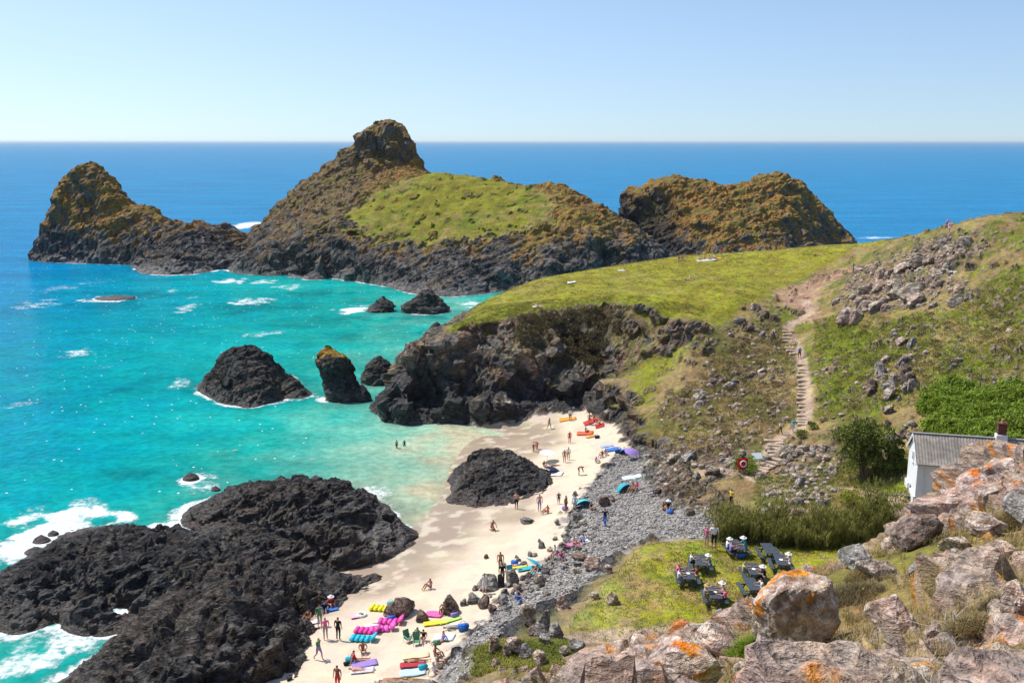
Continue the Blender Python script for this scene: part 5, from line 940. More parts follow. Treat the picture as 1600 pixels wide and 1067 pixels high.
h = hit(1183, 726, 75); e = empty('information_sign', h, R(12)); tag(e, 'pale green information board tilted on two legs beside the lifebuoy', 'sign')
for s_ in (-.35, .35): MB().rod((s_, .1, -.3), (s_, .1, .75), .04).build('leg', wood, e)
MB().box((0, .05, .88), (1.15, .06, .80), (-.75, 0, 0)).build('panel', paint((.55, .72, .62), .4), e, .01); MB().box((0, .016, .905), (1.0, .012, .66), (-.75, 0, 0)).build('print', paint((.74, .80, .74), .4), e)
h = hit(1122, 972, 60); e = empty('folding_board', h, R(35)); tag(e, 'white folding pavement board standing on the lawn edge', 'sign')
for s_ in (-1, 1): MB().box((0, s_ * .2, .48), (.62, .03, 1.0), (s_ * .36, 0, 0)).build('board', white, e, .01)
h = hit(1183, 962, 60); e = empty('menu_board', h, R(-25)); tag(e, 'dark framed white board leaning beside the huge boulder', 'sign')
MB().box((0, 0, .55), (.9, .05, 1.05), (-.5, 0, .0)).build('frame', paint((.05, .07, .10)), e, .01); MB().box((0, -.035, .57), (.72, .02, .82), (-.5, 0, 0)).build('panel', white, e)
h = hit(1333, 426, 75); e = tag(MB().rod((0, 0, -.3), (0, 0, 1.5), .11, .10).build('marker_post', wood), 'short wooden marker post on the worn turf at the hilltop', 'post'); e.location = h
h = hit(1422, 612, 75); e = empty('wooden_gate', h, R(-30)); tag(e, 'small weathered wooden gate beside the rock pile', 'gate')
for s_ in (-.9, .9): MB().box((s_, 0, .5), (.14, .14, 1.5)).build('post', wood, e, .01)
for k in range(4): MB().box((0, -.03, .25 + k * .27), (1.7, .05, .11)).build('rail', wood, e, .008)
MB().box((0, -.06, .65), (.09, .04, 1.0), (0, 1.0, 0)).build('brace', wood, e)
for px, lab in ((1485, 'fence post above the bracken, first from the gate'), (1530, 'middle fence post above the bracken'), (1573, 'fence post above the bracken farthest from the gate')):
    h = hit(px, 613, 75); o = tag(MB().rod((0, 0, -.3), (0, 0, 1.2), .09, .08).build('fence_post', wood), lab, 'post', 'fence posts above the bracken'); o.location = h
# curved stone retaining wall under the path
wl = hits([(1098,772),(1100,760),(1106,750),(1116,744),(1130,742)], 75); e = empty('retaining_wall', wl[0]); tag(e, 'curved dry stone retaining wall holding up the path near the lifebuoy', 'wall', None, 'thing'); random.seed(8)
for i in range(26):
    for row in range(4):
        u = (i + .5 * (row % 2)) / 26 * (len(wl) - 1.01); k = int(u); p_ = wl[k] + (wl[k + 1] - wl[k]) * (u - k); put_rock('stone', (p_[0] - wl[0][0], p_[1] - wl[0][1], p_[2] - wl[0][2] - 1.0 + row * .36), (.26, .20, .20), random.choice(['grey', 'tan', 'brown']), 2, None, None, parent=e, tilt=.15, sink=.5)
# ------------------------------------------------------------------ people
def skin_pose(name, J, E):
    # J: key -> (x, y, z, radius, region); E: edges; regions choose the material slot
    ks = list(J); me = bpy.data.meshes.new(name); me.from_pydata([J[k][:3] for k in ks], [(ks.index(a), ks.index(b_)) for a, b_ in E], []); o = link(bpy.data.objects.new(name, me)); o.modifiers.new('s', 'SKIN')
    sv = me.skin_vertices[0].data
    for i, k in enumerate(ks): sv[i].radius = (J[k][3], J[k][3] * (.72 if k in ('chest', 'waist', 'pelvis') else 1)); sv[i].use_root = k == 'pelvis'
    sb = o.modifiers.new('u', 'SUBSURF'); sb.levels = 1; sb.render_levels = 1; dg = bpy.context.evaluated_depsgraph_get(); out = bpy.data.meshes.new_from_object(o.evaluated_get(dg)); out.name = name
    bpy.data.objects.remove(o); bpy.data.meshes.remove(me)
    P_ = np.array([J[k][:3] for k in ks]); rad = np.array([J[k][3] for k in ks]); reg = np.array([J[k][4] for k in ks]); c = np.array([q_.center[:] for q_ in out.polygons]); d = np.linalg.norm(c[:, None] - P_[None], axis=2) - rad[None] * .6
    mi = reg[d.argmin(1)]; out.materials.clear()
    for _ in range(7): out.materials.append(K('s'))
    out.polygons.foreach_set('material_index', mi.astype(np.int32)); out.polygons.foreach_set('use_smooth', [True] * len(out.polygons)); out.update(); return out
# slots: 0 skin, 1 torso, 2 sleeves, 3 hips, 4 thighs, 5 lower legs, 6 hair
def figure(name, pel, che, nec, hed, sh, el, wr, kn, an, to, hair_back=(0, .05)):
    pel, che, nec, hed = [np.array(q_, float) for q_ in (pel, che, nec, hed)]; J = {}; up = hed - nec; up /= np.linalg.norm(up)
    J['pelvis'] = (*pel, .135, 3); J['waist'] = (*((pel + che) / 2), .125, 1); J['chest'] = (*che, .145, 1); J['neck'] = (*nec, .055, 0); J['face'] = (*(hed - up * .03), .082, 0); hb = hed + up * .085 + np.array((0, hair_back[1] * .4, 0)); J['crown'] = (*hb, .088, 6)
    E = [('pelvis', 'waist'), ('waist', 'chest'), ('chest', 'neck'), ('neck', 'face'), ('face', 'crown')]
    for s_, nm in ((0, 'l'), (1, 'r')):
        S_, El, Wr, Kn, An, To = [np.array(q_[s_], float) for q_ in (sh, el, wr, kn, an, to)]; hp = pel + np.array(((.085 if s_ == 0 else -.085), 0, 0)) * 1.0 + (Kn - pel) * .10
        J[nm + 'sh'] = (*S_, .062, 1); J[nm + 'ua'] = (*((S_ + El) / 2), .048, 2); J[nm + 'el'] = (*El, .040, 0); J[nm + 'wr'] = (*Wr, .028, 0); hd = Wr + (Wr - El) / np.linalg.norm(Wr - El) * .11; J[nm + 'ha'] = (*hd, .036, 0)
        J[nm + 'hip'] = (*hp, .092, 3); J[nm + 'th'] = (*((hp + Kn) / 2), .080, 4); J[nm + 'kn'] = (*Kn, .056, 4); J[nm + 'ca'] = (*(Kn * .62 + An * .38), .058, 5); J[nm + 'an'] = (*An, .036, 5); J[nm + 'to'] = (*To, .034, 0)
        E += [('chest', nm + 'sh'), (nm + 'sh', nm + 'ua'), (nm + 'ua', nm + 'el'), (nm + 'el', nm + 'wr'), (nm + 'wr', nm + 'ha'), ('pelvis', nm + 'hip'), (nm + 'hip', nm + 'th'), (nm + 'th', nm + 'kn'), (nm + 'kn', nm + 'ca'), (nm + 'ca', nm + 'an'), (nm + 'an', nm + 'to')]
    me = skin_pose(name, J, E); return me, hed + up * .14
def sym(x_, y_, z_): return [(x_, y_, z_), (-x_, y_, z_)]
POSE = {
 'stand': figure('body', (0, 0, .94), (0, .01, 1.27), (0, 0, 1.47), (0, -.015, 1.57), sym(.185, 0, 1.40), sym(.25, .03, 1.13), sym(.25, -.05, .88), sym(.10, -.01, .50), sym(.105, .03, .08), sym(.12, -.12, .035)),
 'akimbo': figure('body', (0, 0, .94), (0, .01, 1.27), (0, 0, 1.47), (.02, -.015, 1.57), sym(.185, 0, 1.40), [(.34, .06, 1.16), (-.30, -.02, 1.20)], [(.19, -.06, 1.0), (-.22, -.16, 1.42)], sym(.11, -.01, .50), sym(.13, .03, .08), sym(.15, -.12, .035)),
 'walk': figure('body', (0, 0, .93), (0, -.03, 1.26), (0, -.04, 1.46), (0, -.06, 1.56), sym(.185, -.03, 1.39), [(.25, .12, 1.14), (-.25, -.10, 1.13)], [(.25, .06, .88), (-.24, -.26, .94)], [(.10, -.18, .53), (-.10, .04, .50)], [(.10, -.24, .10), (-.10, .32, .16)], [(.11, -.38, .06), (-.11, .24, .03)]),
 'bend': figure('body', (0, .12, .92), (0, -.20, 1.06), (0, -.40, 1.06), (0, -.50, 1.04), sym(.18, -.30, 1.04), sym(.21, -.38, .78), sym(.15, -.44, .54), sym(.11, .0, .50), sym(.12, .06, .08), sym(.13, -.09, .035)),
 'sit': figure('body', (0, 0, .13), (0, .04, .44), (0, .0, .64), (0, -.03, .74), sym(.18, .02, .57), sym(.27, -.14, .38), sym(.16, -.36, .36), sym(.13, -.38, .42), sym(.12, -.58, .07), sym(.13, -.72, .04)),
 'legs_out': figure('body', (0, 0, .13), (0, .12, .42), (0, .12, .62), (0, .10, .72), sym(.18, .13, .55), sym(.28, .26, .32), sym(.30, .32, .07), sym(.11, -.42, .14), sym(.13, -.84, .08), sym(.16, -.88, .19)),
 'lie': figure('body', (0, 0, .13), (0, .32, .13), (0, .54, .12), (0, .64, .13), sym(.18, .47, .12), sym(.28, .24, .08), sym(.30, -.02, .06), sym(.11, -.44, .11), sym(.13, -.86, .08), sym(.17, -.92, .17)),
 'bench': figure('body', (0, 0, .53), (0, -.05, .85), (0, -.08, 1.05), (0, -.12, 1.15), sym(.18, -.06, .98), sym(.25, -.22, .80), sym(.15, -.46, .82), sym(.11, -.42, .50), sym(.12, -.38, .09), sym(.13, -.53, .04)),
 'kneel': figure('body', (0, .14, .36), (0, .02, .66), (0, -.04, .85), (0, -.08, .94), sym(.18, 0, .78), sym(.23, -.16, .56), sym(.16, -.36, .40), sym(.13, -.18, .07), sym(.12, .26, .07), sym(.12, .38, .04)),
}
hatm = MB(); nn = 16; rings = [(.23, 0), (.12, .02), (.115, .09), (.07, .125), (.001, .13)]
hatm.add([(r_ * math.cos(k * 2 * math.pi / nn), r_ * math.sin(k * 2 * math.pi / nn), z_) for r_, z_ in rings for k in range(nn)], [(i * nn + k, i * nn + (k + 1) % nn, (i + 1) * nn + (k + 1) % nn, (i + 1) * nn + k) for i in range(len(rings) - 1) for k in range(nn)]); HAT = {c: hatm.mesh('sun_hat', K(c), 0, True) for c in 'wlp'}
def person(px, py, pose, deg, fit, label, hat=None, scale=1.0, t0=60, loc=None, dz=0.0, group=None):
    # fit: torso sleeves hips thighs lower-legs hair, one colour letter each ('.' = bare skin)
    me, top = POSE[pose]; h = hit(px, py, t0) if loc is None else np.array(loc); o = link(bpy.data.objects.new('person', me)); sk = fit[6] if len(fit) > 6 else 's'
    cols = [sk] + [sk if c == '.' else c for c in fit[:6]]
    for i, c in enumerate(cols): o.material_slots[i].link = 'OBJECT'; o.material_slots[i].material = K(c)
    s_ = scale * random.uniform(.96, 1.04) * (1.16 if loc is None and h[1] < 100 else 1.0); o.location = (h[0], h[1], h[2] + dz); o.rotation_euler = (0, 0, R(deg)); o.scale = (s_ * 1.04, s_ * 1.04, s_); tag(o, label, 'person', group)
    if hat:
        q_ = link(bpy.data.objects.new('sun_hat', HAT[hat]), o); q_.location = (top[0], top[1], top[2] - .06)
    return o
PEOPLE = [
 # near sand
 (562,879,'walk',40,'..mm.d t','barefoot person in brown shorts walking alone on the wet sand'),(673,920,'sit',-60,'m.m..ht','lone tanned person sitting on the open sand above the brown heap'),(517,948,'sit',30,'rr...w','person in a red top sitting at the black rock edge','w'),(507,955,'sit',10,'nn.n.d','dark clothed person on a blue towel beside the red top'),
 (483,968,'sit',-30,'.....ht','reddish bare person sitting against the black rocks'),(500,979,'stand',20,'gggeeh','person in a dark green jacket standing by the black rocks'),(509,999,'stand',-150,'ppee.e','person in a pink shirt standing beside the wetsuit wearer'),(529,1000,'stand',160,'kkkkkd','swimmer in a full black wetsuit standing on the sand'),
 (498,1031,'walk',60,'gguu.l','woman in a green top and purple skirt walking near the rocks'),(528,1078,'stand',-20,'m.rr.d','person in red shorts standing at the bottom picture edge'),(567,1018,'sit',15,'.....dt','tanned person sitting alone with knees drawn up on the near sand'),(556,1034,'legs_out',100,'rr...d','person in a red top sitting at the purple towel'),(563,1049,'lie',80,'.....h','person lying on the near sand below the purple towel'),(612,1066,'lie',100,'.....ht','tanned person lying at the bottom edge of the sand'),
 (680,1027,'sit',70,'.....dt','tanned person sitting at the shingle beside the peach towel'),(684,1040,'sit',60,'e....d','grey clothed person sitting at the edge of the dark shingle'),(680,1052,'legs_out',70,'ww...e','person in a white top sitting by the blue ball'),(650,1035,'lie',95,'..m..ht','tanned sunbather lying on the dark red towel'),(653,998,'sit',-40,'g....h','person in green lounging between the green chairs'),(662,1000,'sit',-10,'k....d','dark haired person sitting by the green chairs'),
 (694,957,'sit',-20,'.....ht','sunbather leaning on the reddish brown boulder'),(706,955,'sit',20,'nnnn.n','person in navy sitting against the reddish brown boulder'),(709,982,'lie',100,'eeee.h','grey clothed person lying beside the royal blue bag'),(691,1003,'legs_out',-60,'uu...h','person in lilac sitting on the pale towel near the shingle'),
 # boulder field
 (782,892,'stand',0,'..m..dt','tanned bather standing above the dark flat boulder'),(785,912,'stand',10,'kk.kkd','person in black climbing the rocks below the tanned bather'),(757,928,'stand',30,'wwww.h','woman in a long white dress standing beside the flat boulder'),(806,886,'lie',-80,'b....h','sunbather in blue lying on the sand above the boulders'),(840,897,'sit',-70,'m.c..d','dark skinned looking bather sitting beside the round turquoise umbrella'.replace('dark skinned looking ','')),
 (806,944,'bench',60,'aabbbh','person in a pale blue shirt sitting on a brown boulder'),(868,872,'bench',-40,'ww...h','person in white sitting on stones in the boulder field'),(877,875,'sit',20,'pp.n.h','person in pale pink sitting among the stones'),(897,851,'sit',30,'ww...l','light haired person sitting at the pink towel on the shingle'),(911,847,'sit',-20,'wwbb.d','person in white and blue sitting right of the pink towel'),
 # middle and far sand
 (770,829,'kneel',40,'m.r..dt','person in red kneeling on the wet sand'),(807,796,'stand',-30,'..kk.d','man in black shorts standing at the foot of the rounded beach rock'),(843,799,'stand',20,'..uu.h','bather in lilac shorts walking off the sand by the beach rock'),(873,788,'stand',0,'kkkk.d','small child in dark clothes near the shelter',None,.7),(856,802,'sit',-60,'r....ht','bather in red sitting on the sand below the beach rock'),(884,802,'stand',60,'..m..ht','tanned bather standing left of the turquoise shelter'),
 (898,799,'stand',-40,'a.a..h','bather in pale blue standing at the turquoise shelter'),(923,797,'sit',50,'k....d','person in black sitting behind the turquoise shelter'),(945,823,'walk',-20,'kkbbbd','person in black and blue stepping over the shingle'),(989,768,'sit',-50,'.....ht','tanned person sitting right of the blue shelter on the shingle'),(995,766,'sit',-30,'p....d','second person beside the tanned one on the upper shingle'),
 (905,743,'bend',80,'m.m..dt','bather bending down where sand meets shingle'),(882,723,'stand',10,'..o..ht','bather in orange standing left of a white clad companion'),(888,719,'stand',-10,'ww...h','white clad bather standing beside the orange one'),(890,693,'stand',20,'rrr..d','woman in a red swim dress standing in the middle of the sand'),(834,706,'bend',60,'..m..ht','bather stooping on the wet sand, nearer of the pair'),(839,702,'bend',-60,'.....ht','bather stooping on the wet sand, farther of the pair'),
 (858,671,'walk',50,'.....ht','bather striding over the far sand'),(891,658,'stand',0,'ww kk.h'.replace(' ',''),'person in white and black standing by the orange towel'),(921,664,'stand',10,'..m..dt','bather standing on a red mat in the far corner'),(928,658,'sit',30,'r....d','bather in red sitting on the red mat in the far corner'),(937,664,'sit',-60,'o....ht','bather in orange sitting at the rock nose'),(916,642,'sit',20,'p....h','bather in pink sitting in the innermost corner, left of three'),(922,641,'sit',0,'r....d','bather in red sitting in the innermost corner, middle of three'),(927,641,'sit',-20,'.....ht','bare tanned bather sitting in the innermost corner, right of three'),
 (915,676,'sit',50,'.....ht','tanned bather sitting on the vermilion towel'),(941,714,'sit',-40,'k....d','person in black sitting at the top of the shingle'),(946,711,'sit',10,'e....h','person in grey sitting beside the one in black'),(931,724,'sit',60,'uu...d','person in pale lilac sitting at the shingle edge'),(867,728,'lie',80,'.....ht','sunbather lying right of the white parasol'),(850,730,'sit',30,'m....d','bather sitting under the white parasol'),
 (1036,797,'sit',40,'.....ht','shirtless tanned person sitting at the foot of the grey rocks'),(1044,796,'sit',-10,'kkkk.w','person in black with a white hat at the grey rocks','w'),(1142,792,'stand',-60,'yykkkd','person in yellow and black on the rocks above the hedge'),
 # turf headland and paths
 (738,511,'sit',20,'k....d','dark clothed person sitting alone near the turf rim'),(785,472,'lie',60,'e....h','person lying on the turf near its left tip'),(840,479,'lie',80,'ww...h','person in white lying on the turf above the cliff'),(843,481,'lie',70,'k....d','person in black lying on the turf above the cliff'),(1061,407,'sit',-20,'mm...d','person in brown sitting on the far turf rim, left of a pair'),(1066,407,'sit',10,'kk...d','person in black sitting on the far turf rim, right of a pair'),
 (1092,407,'sit',30,'ww...h','person in white at the left end of the turf picnic group'),(1101,405,'sit',-10,'yy...l','person in yellow in the turf picnic group'),(1108,406,'sit',20,'aa...h','person in pale blue in the turf picnic group'),(1117,405,'sit',-30,'ww...d','person in white at the right of the turf picnic group'),(1127,400,'stand',0,'rree.h','person in red standing with the turf picnic group'),
 (1074,438,'lie',70,'k....d','dark clothed person lying in the middle of the turf'),(1079,437,'sit',30,'ww...h','person in white sitting in the middle of the turf'),(1276,400,'lie',80,'nn...d','person lying on the turf near the hill brow'),(972,423,'lie',60,'m....h','person lying on the far left turf rim'),(1479,359,'walk',100,'uunnnd','walker in purple on the skyline'),(1482,366,'walk',100,'pw w..l'.replace(' ',''),'walker in pink and white just below the skyline'),
 (1249,561,'walk',180,'bbkk.d','walker in a bright blue shirt climbing beside the steps'),(1239,676,'walk',150,'ccaa.h','walker in teal between the two flights of steps'),(1219,680,'walk',-150,'wwkkkd','walker in dark trousers with a pale backpack at the lower flight'),
 (1115,859,'stand',170,'wwkk.m','person in a white shirt standing at the lawn corner',None,1.2),(1104,853,'stand',150,'pp...l','child in pink standing at the lawn corner',None,.95),
]
for q_ in PEOPLE: person(q_[0], q_[1], q_[2], q_[3], q_[4].replace(' ', ''), q_[5], *(q_[6:] if len(q_) > 6 else ()))
def isl_z(G, px, py):
    d = ray(px, py); T = np.arange(60, 160, .1); X, Y_, Z = d[0] * T, d[1] * T, CAM_Z + d[2] * T; k = np.argmax(Z < G(X, Y_)); return np.array((X[k], Y_[k], Z[k]))
person(0, 0, 'sit', 150, '..n..dt', 'shirtless man sitting on the black rock shelf', loc=isl_z(GA, 372, 850), dz=.35)
person(0, 0, 'sit', -20, '..r..ht', 'bather sitting at the gap between shelf and ridge', loc=hit(488, 862, 60), dz=.2)
for px, py, lab, f_, dg in ((620, 705, 'bare chested bather wading in the shallows', '..k..d', 60), (632, 702, 'dark suited child wading in the shallows', 'kkkk.d', 0)): p_ = at(px, py, -.45); person(0, 0, 'stand', dg, f_, lab, loc=p_, scale=1.0 if px < 625 else .8)
for px, py, lab in ((365, 704, 'swimmer far out in the turquoise water'), (486, 718, 'swimmer nearer the shore in pale green water')): person(0, 0, 'lie', -60, '.....d', lab, loc=at(px, py, -.07), dz=-.13)
# ------------------------------------------------------------------ picnic tables
TS = 1.22
tw = plain('table_wood', (.055, .068, .085), .55, .3, 7)
def table(px, py, deg, label, first=[None]):
    h = hit(px, py, 60)
    if first[0] is None:
        e = empty('picnic_table', (0, 0, 0))
        m = MB()
        for k in range(5): m.box((-.32 + k * .16, 0, .74), (.145, 1.8, .045))
        m.build('table_top', tw, e, .006)
        for s_ in (-1, 1): MB().box((s_ * .66, 0, .44), (.27, 1.8, .045)).build('bench', tw, e, .006)
        for s_ in (-1, 1):
            m = MB(); m.box((.30, s_ * .62, .36), (.09, .05, .86), (0, -.42, 0)); m.box((-.30, s_ * .62, .36), (.09, .05, .86), (0, .42, 0)); m.box((0, s_ * .66, .40), (1.5, .05, .09)); m.box((0, s_ * .66, .69), (.7, .05, .08)); m.build('leg_frame', tw, e)
        first[0] = e
    else: e = copy_tree(first[0])
    e.location = h; e.scale = (TS,) * 3; e.rotation_euler = (0, 0, R(deg)); tag(e, label, 'picnic table', 'picnic tables on the lawn'); return e, h
food = paint((.85, .85, .83))
def seated(tb, side, off, fit, label, hat=None):
    e, h = tb; a = e.rotation_euler.z; c, s_ = math.cos(a), math.sin(a); lx, ly = side * .66 * TS, off * TS; p_ = np.array((h[0] + c * lx - s_ * ly, h[1] + s_ * lx + c * ly, h[2] - .03))
    person(0, 0, 'bench', math.degrees(a) + (90 if side < 0 else -90), fit, label, hat, TS, loc=p_)
T1 = table(1074, 912, -4, 'picnic table nearest the bank, set in front of another'); seated(T1, -1, -.3, 'wwee.d', 'diner in white on the left bench of the table by the bank'); seated(T1, 1, .2, 'mm...h', 'diner in russet on the right bench of the table by the bank'); seated(T1, -1, .5, 'pp...l', 'fair haired diner in pink at the far end of the bank table')
T2 = table(1094, 891, -6, 'picnic table right behind the one by the bank'); seated(T2, -1, .2, 'wwkk.d', 'dark haired diner in white at the table behind'); seated(T2, 1, -.1, 'eeee.w', 'diner in grey with a white hat at the table behind', 'w')
T3 = table(1150, 867, 8, 'picnic table at the hedge nearest the lawn corner'); seated(T3, -1, .1, 'wwnn.e', 'diner in white with a pale hat at the hedge table', 'w'); seated(T3, 1, 0, 'ccbb.e', 'diner in turquoise at the hedge table', 'w'); seated(T3, -1, -.55, 'uunn.h', 'diner in lilac at the near end of the hedge table')
T4 = table(1200, 872, 0, 'empty picnic table in front of the hedge')
T5 = table(1219, 890, -6, 'picnic table beside the huge boulder'); seated(T5, 1, 0, 'wwwe.e', 'diner in white with a white hat nearest the huge boulder', 'w')
T6 = table(1176, 906, -3, 'picnic table in the middle of the lawn, the farther of two in line'); seated(T6, -1, .1, 'vvee.l', 'diner in olive yellow at the middle lawn table'); seated(T6, 1, .1, 'eekk.h', 'diner in grey at the middle lawn table'); seated(T6, 1, -.6, 'kk.k.w', 'diner in black with a pale hat at the middle lawn table', 'w')
T7 = table(1174, 929, 2, 'picnic table in the middle of the lawn, the nearer of two in line'); seated(T7, 1, -.1, 'wwaa.h', 'diner in white at the nearer lawn table')
T8 = table(1116, 943, -5, 'picnic table next to the white folding board'); seated(T8, -1, -.1, 'eell.l', 'diner in pale grey with a straw hat near the folding board', 'l'); seated(T8, 1, .4, 'wwkk.w', 'diner in white with a white hat near the folding board', 'w'); seated(T8, 1, -.3, 'ppkk.h', 'diner in a pale pink shirt near the folding board')
for tb, lab in ((T1, 'white plate on the table by the bank'), (T6, 'white paper on the middle lawn table'), (T8, 'white bag on the table near the folding board'), (T5, 'white tray on the table beside the boulder')):
    h = tb[1]; o = tag(MB().rod((0, 0, 0), (0, 0, .03), .14, .17, 14).build('plate', food), lab, 'plate'); o.location = (h[0], h[1] - .1, h[2] + .765 * TS)
# ------------------------------------------------------------------ beach things
def towel(px, py, L, Wd, deg, c, label, name='towel'):
    h = hit(px, py, 60); n1, n2 = 10, 6; X_, Y_ = np.meshgrid(np.linspace(-L / 2, L / 2, n1), np.linspace(-Wd / 2, Wd / 2, n2)); a = R(deg); wx, wy = h[0] + X_ * math.cos(a) - Y_ * math.sin(a), h[1] + X_ * math.sin(a) + Y_ * math.cos(a)
    z_ = ground(wx.ravel(), wy.ravel()).reshape(X_.shape); z_ = z_ + .10 + .03 * np.sin(X_ * 5 + px) * np.cos(Y_ * 6 + py); top_ = np.stack([wx, wy, z_ + .02], 2).reshape(-1, 3); bot = top_ - np.array((0, 0, .03)); nn = n1 * n2; i = np.arange(nn).reshape(n2, n1)
    f_ = [(i[a_, b_], i[a_, b_ + 1], i[a_ + 1, b_ + 1], i[a_ + 1, b_]) for a_ in range(n2 - 1) for b_ in range(n1 - 1)]; F_ = f_ + [tuple(k + nn for k in q_[::-1]) for q_ in f_]; ed = list(i[0]) + list(i[1:, -1]) + list(i[-1, -2::-1]) + list(i[-2:0:-1, 0])
    F_ += [(int(ed[k]), int(ed[k] + nn), int(ed[(k + 1) % len(ed)] + nn), int(ed[(k + 1) % len(ed)])) for k in range(len(ed))]; F_ = [tuple(int(t_) for t_ in q_) for q_ in F_]
    o = mk(name, np.concatenate([top_, bot]) - h, F_, K(c) if isinstance(c, str) else paint(c), None, True); o.location = h; tag(o, label, 'towel'); return o
for r in [(570,1040,1.9,1.0,15,'u','crumpled purple towel on the near sand'),(645,1040,1.9,.8,5,(.40,.03,.05),'dark red towel near the shingle'),(645,1053,1.9,1.0,5,'a','pale blue towel below the dark red one'),(650,1026,2.0,.8,5,(.80,.58,.35),'peach towel above the dark red one'),(681,974,2.0,.8,8,'y','bright yellow towel below the reddish boulder'),(678,961,1.5,1.0,-15,'p','hot pink towel in front of the reddish boulder'),(703,971,1.9,.6,25,(.45,.80,.15),'lime green towel right of the yellow one'),(694,998,1.6,1.2,-10,(.62,.74,.86),'pale blue towel at the shingle edge'),(556,964,.9,.7,20,(.90,.42,.55),'small pale pink towel on the upper sand'),(583,978,1.3,.7,30,(.65,.80,.82),'pale aqua towel between the pink loungers'),(484,975,1.6,.9,15,(.82,.62,.60),'pale rose towel at the black rock edge'),(512,955,1.8,.9,20,'b','blue towel at the black rock edge'),(590,976,2.0,.5,38,(.35,.25,.15),'striped brown mat on the sand'),(566,1050,1.7,.8,5,(.70,.68,.80),'whitish towel under the lying person'),
 (807,887,2.0,.8,5,'y','yellow towel among the boulders'),(822,890,1.6,.8,10,'c','turquoise towel by the round umbrella'),(838,897,1.6,.8,0,'c','teal towel under the seated bather'),(896,853,1.6,1.1,10,'p','hot pink towel on the upper shingle'),(912,848,1.2,.8,20,'w','white towel beside the pink one'),(887,656,2.4,1.3,0,'o','orange towel on the far sand'),(923,660,2.0,1.2,10,'r','red mat in the far corner'),(914,678,2.2,1.2,-10,(.75,.12,.05),'vermilion towel on the far sand'),(923,683,1.4,.8,20,'o','small orange towel below the vermilion one'),(948,698,1.6,1.0,10,(.35,.45,.80),'pale blue towel above the shingle'),(958,703,1.9,1.3,5,'b','bright blue towel below the rock nose'),(865,742,2.2,1.3,-15,'w','white towel beside the beach rock'),(987,747,2.2,1.2,0,(.60,.84,.90),'pale aqua towel on the upper shingle'),(937,666,1.2,.8,0,'r','small red towel at the rock nose'),(893,442,1.4,.6,10,'w','white towel spread on the turf'),(840,480,1.6,.8,0,(.55,.45,.38),'pale blanket on the turf above the cliff'),(1104,408,3.6,1.2,4,(.55,.50,.46),'pale picnic blanket of the turf group'),(1122,405,1.2,.7,0,'o','orange cloth at the turf picnic group'),(972,424,1.4,.6,0,'w','white towel on the far turf rim'),(466,1002,1.2,.8,20,(.85,.55,.62),'pink cloth heaped by the black rocks')]: towel(*r)
def lounger(px, py, deg, c, label):
    h = hit(px, py, 60); e = empty('inflatable_lounger', (h[0], h[1], h[2] + .02), R(deg), .95); tag(e, label, 'lounger', 'bright loungers on the sand'); m_ = paint(c, .5)
    m = MB()
    for k in range(4): m.box((-.95 + .42 * k + .21, 0, .16), (.40, .95, .24))
    m.build('mattress', m_, e, .07, True); MB().box((1.02, 0, .40), (.62, .95, .20), (0, -.75, 0)).build('headrest', m_, e, .07, True)
for r in [(594,953,-12,(.85,.78,.02),'yellow lounger at the foot of the brown boulder heap'),(565,1000,-8,(.02,.48,.62),'turquoise lounger, lowest of the bright row'),(571,988,-10,(.82,.06,.36),'magenta lounger just above the turquoise one'),(595,985,10,(.85,.12,.52),'pink lounger in the middle of the bright row'),(608,974,-4,(.85,.10,.44),'pink lounger, topmost of the bright row')]: lounger(*r)
def parasol(px, py, rad, c, label, hgt=1.5, tilt=.0, name='parasol', c2=None):
    h = hit(px, py, 60); e = empty(name, h, random.uniform(0, 3)); tag(e, label, 'parasol'); n_ = 8; e.rotation_euler.x = tilt; V = [(0, 0, hgt)]; F = []; rows = ((.5, .09), (1.0, .30))
    for r_, dz_ in rows: V += [(rad * r_ * math.cos(6.2832 * k / 16) * (1 if k % 2 == 0 else .955), rad * r_ * math.sin(6.2832 * k / 16) * (1 if k % 2 == 0 else .955), hgt - dz_ * rad) for k in range(16)]
    F = [(0, 1 + k, 1 + (k + 1) % 16) for k in range(16)] + [(1 + k, 17 + k, 17 + (k + 1) % 16, 1 + (k + 1) % 16) for k in range(16)]; me = MB().add(V, F).mesh('canopy', [K(c) if isinstance(c, str) else paint(c), paint(c2 or (.8, .8, .8))])
    if c2: me.polygons.foreach_set('material_index', [(k % 16) // 2 % 2 for k in range(len(me.polygons))])
    link(bpy.data.objects.new('canopy', me), e); MB().rod((0, 0, -.2), (0, 0, hgt - .02), .02).build('pole', paint((.7, .7, .7)), e)
parasol(829, 892, 1.0, 'c', 'round turquoise parasol tipped among the boulders', 1.0, .7); parasol(855, 722, 1.0, (.80, .84, .80), 'white parasol beside the rounded beach rock', 1.5); parasol(861, 738, 1.0, 'n', 'navy parasol lying low beside the beach rock', .7, .3); parasol(984, 717, .9, 'u', 'lilac parasol at the top of the shingle', 1.3, .3)
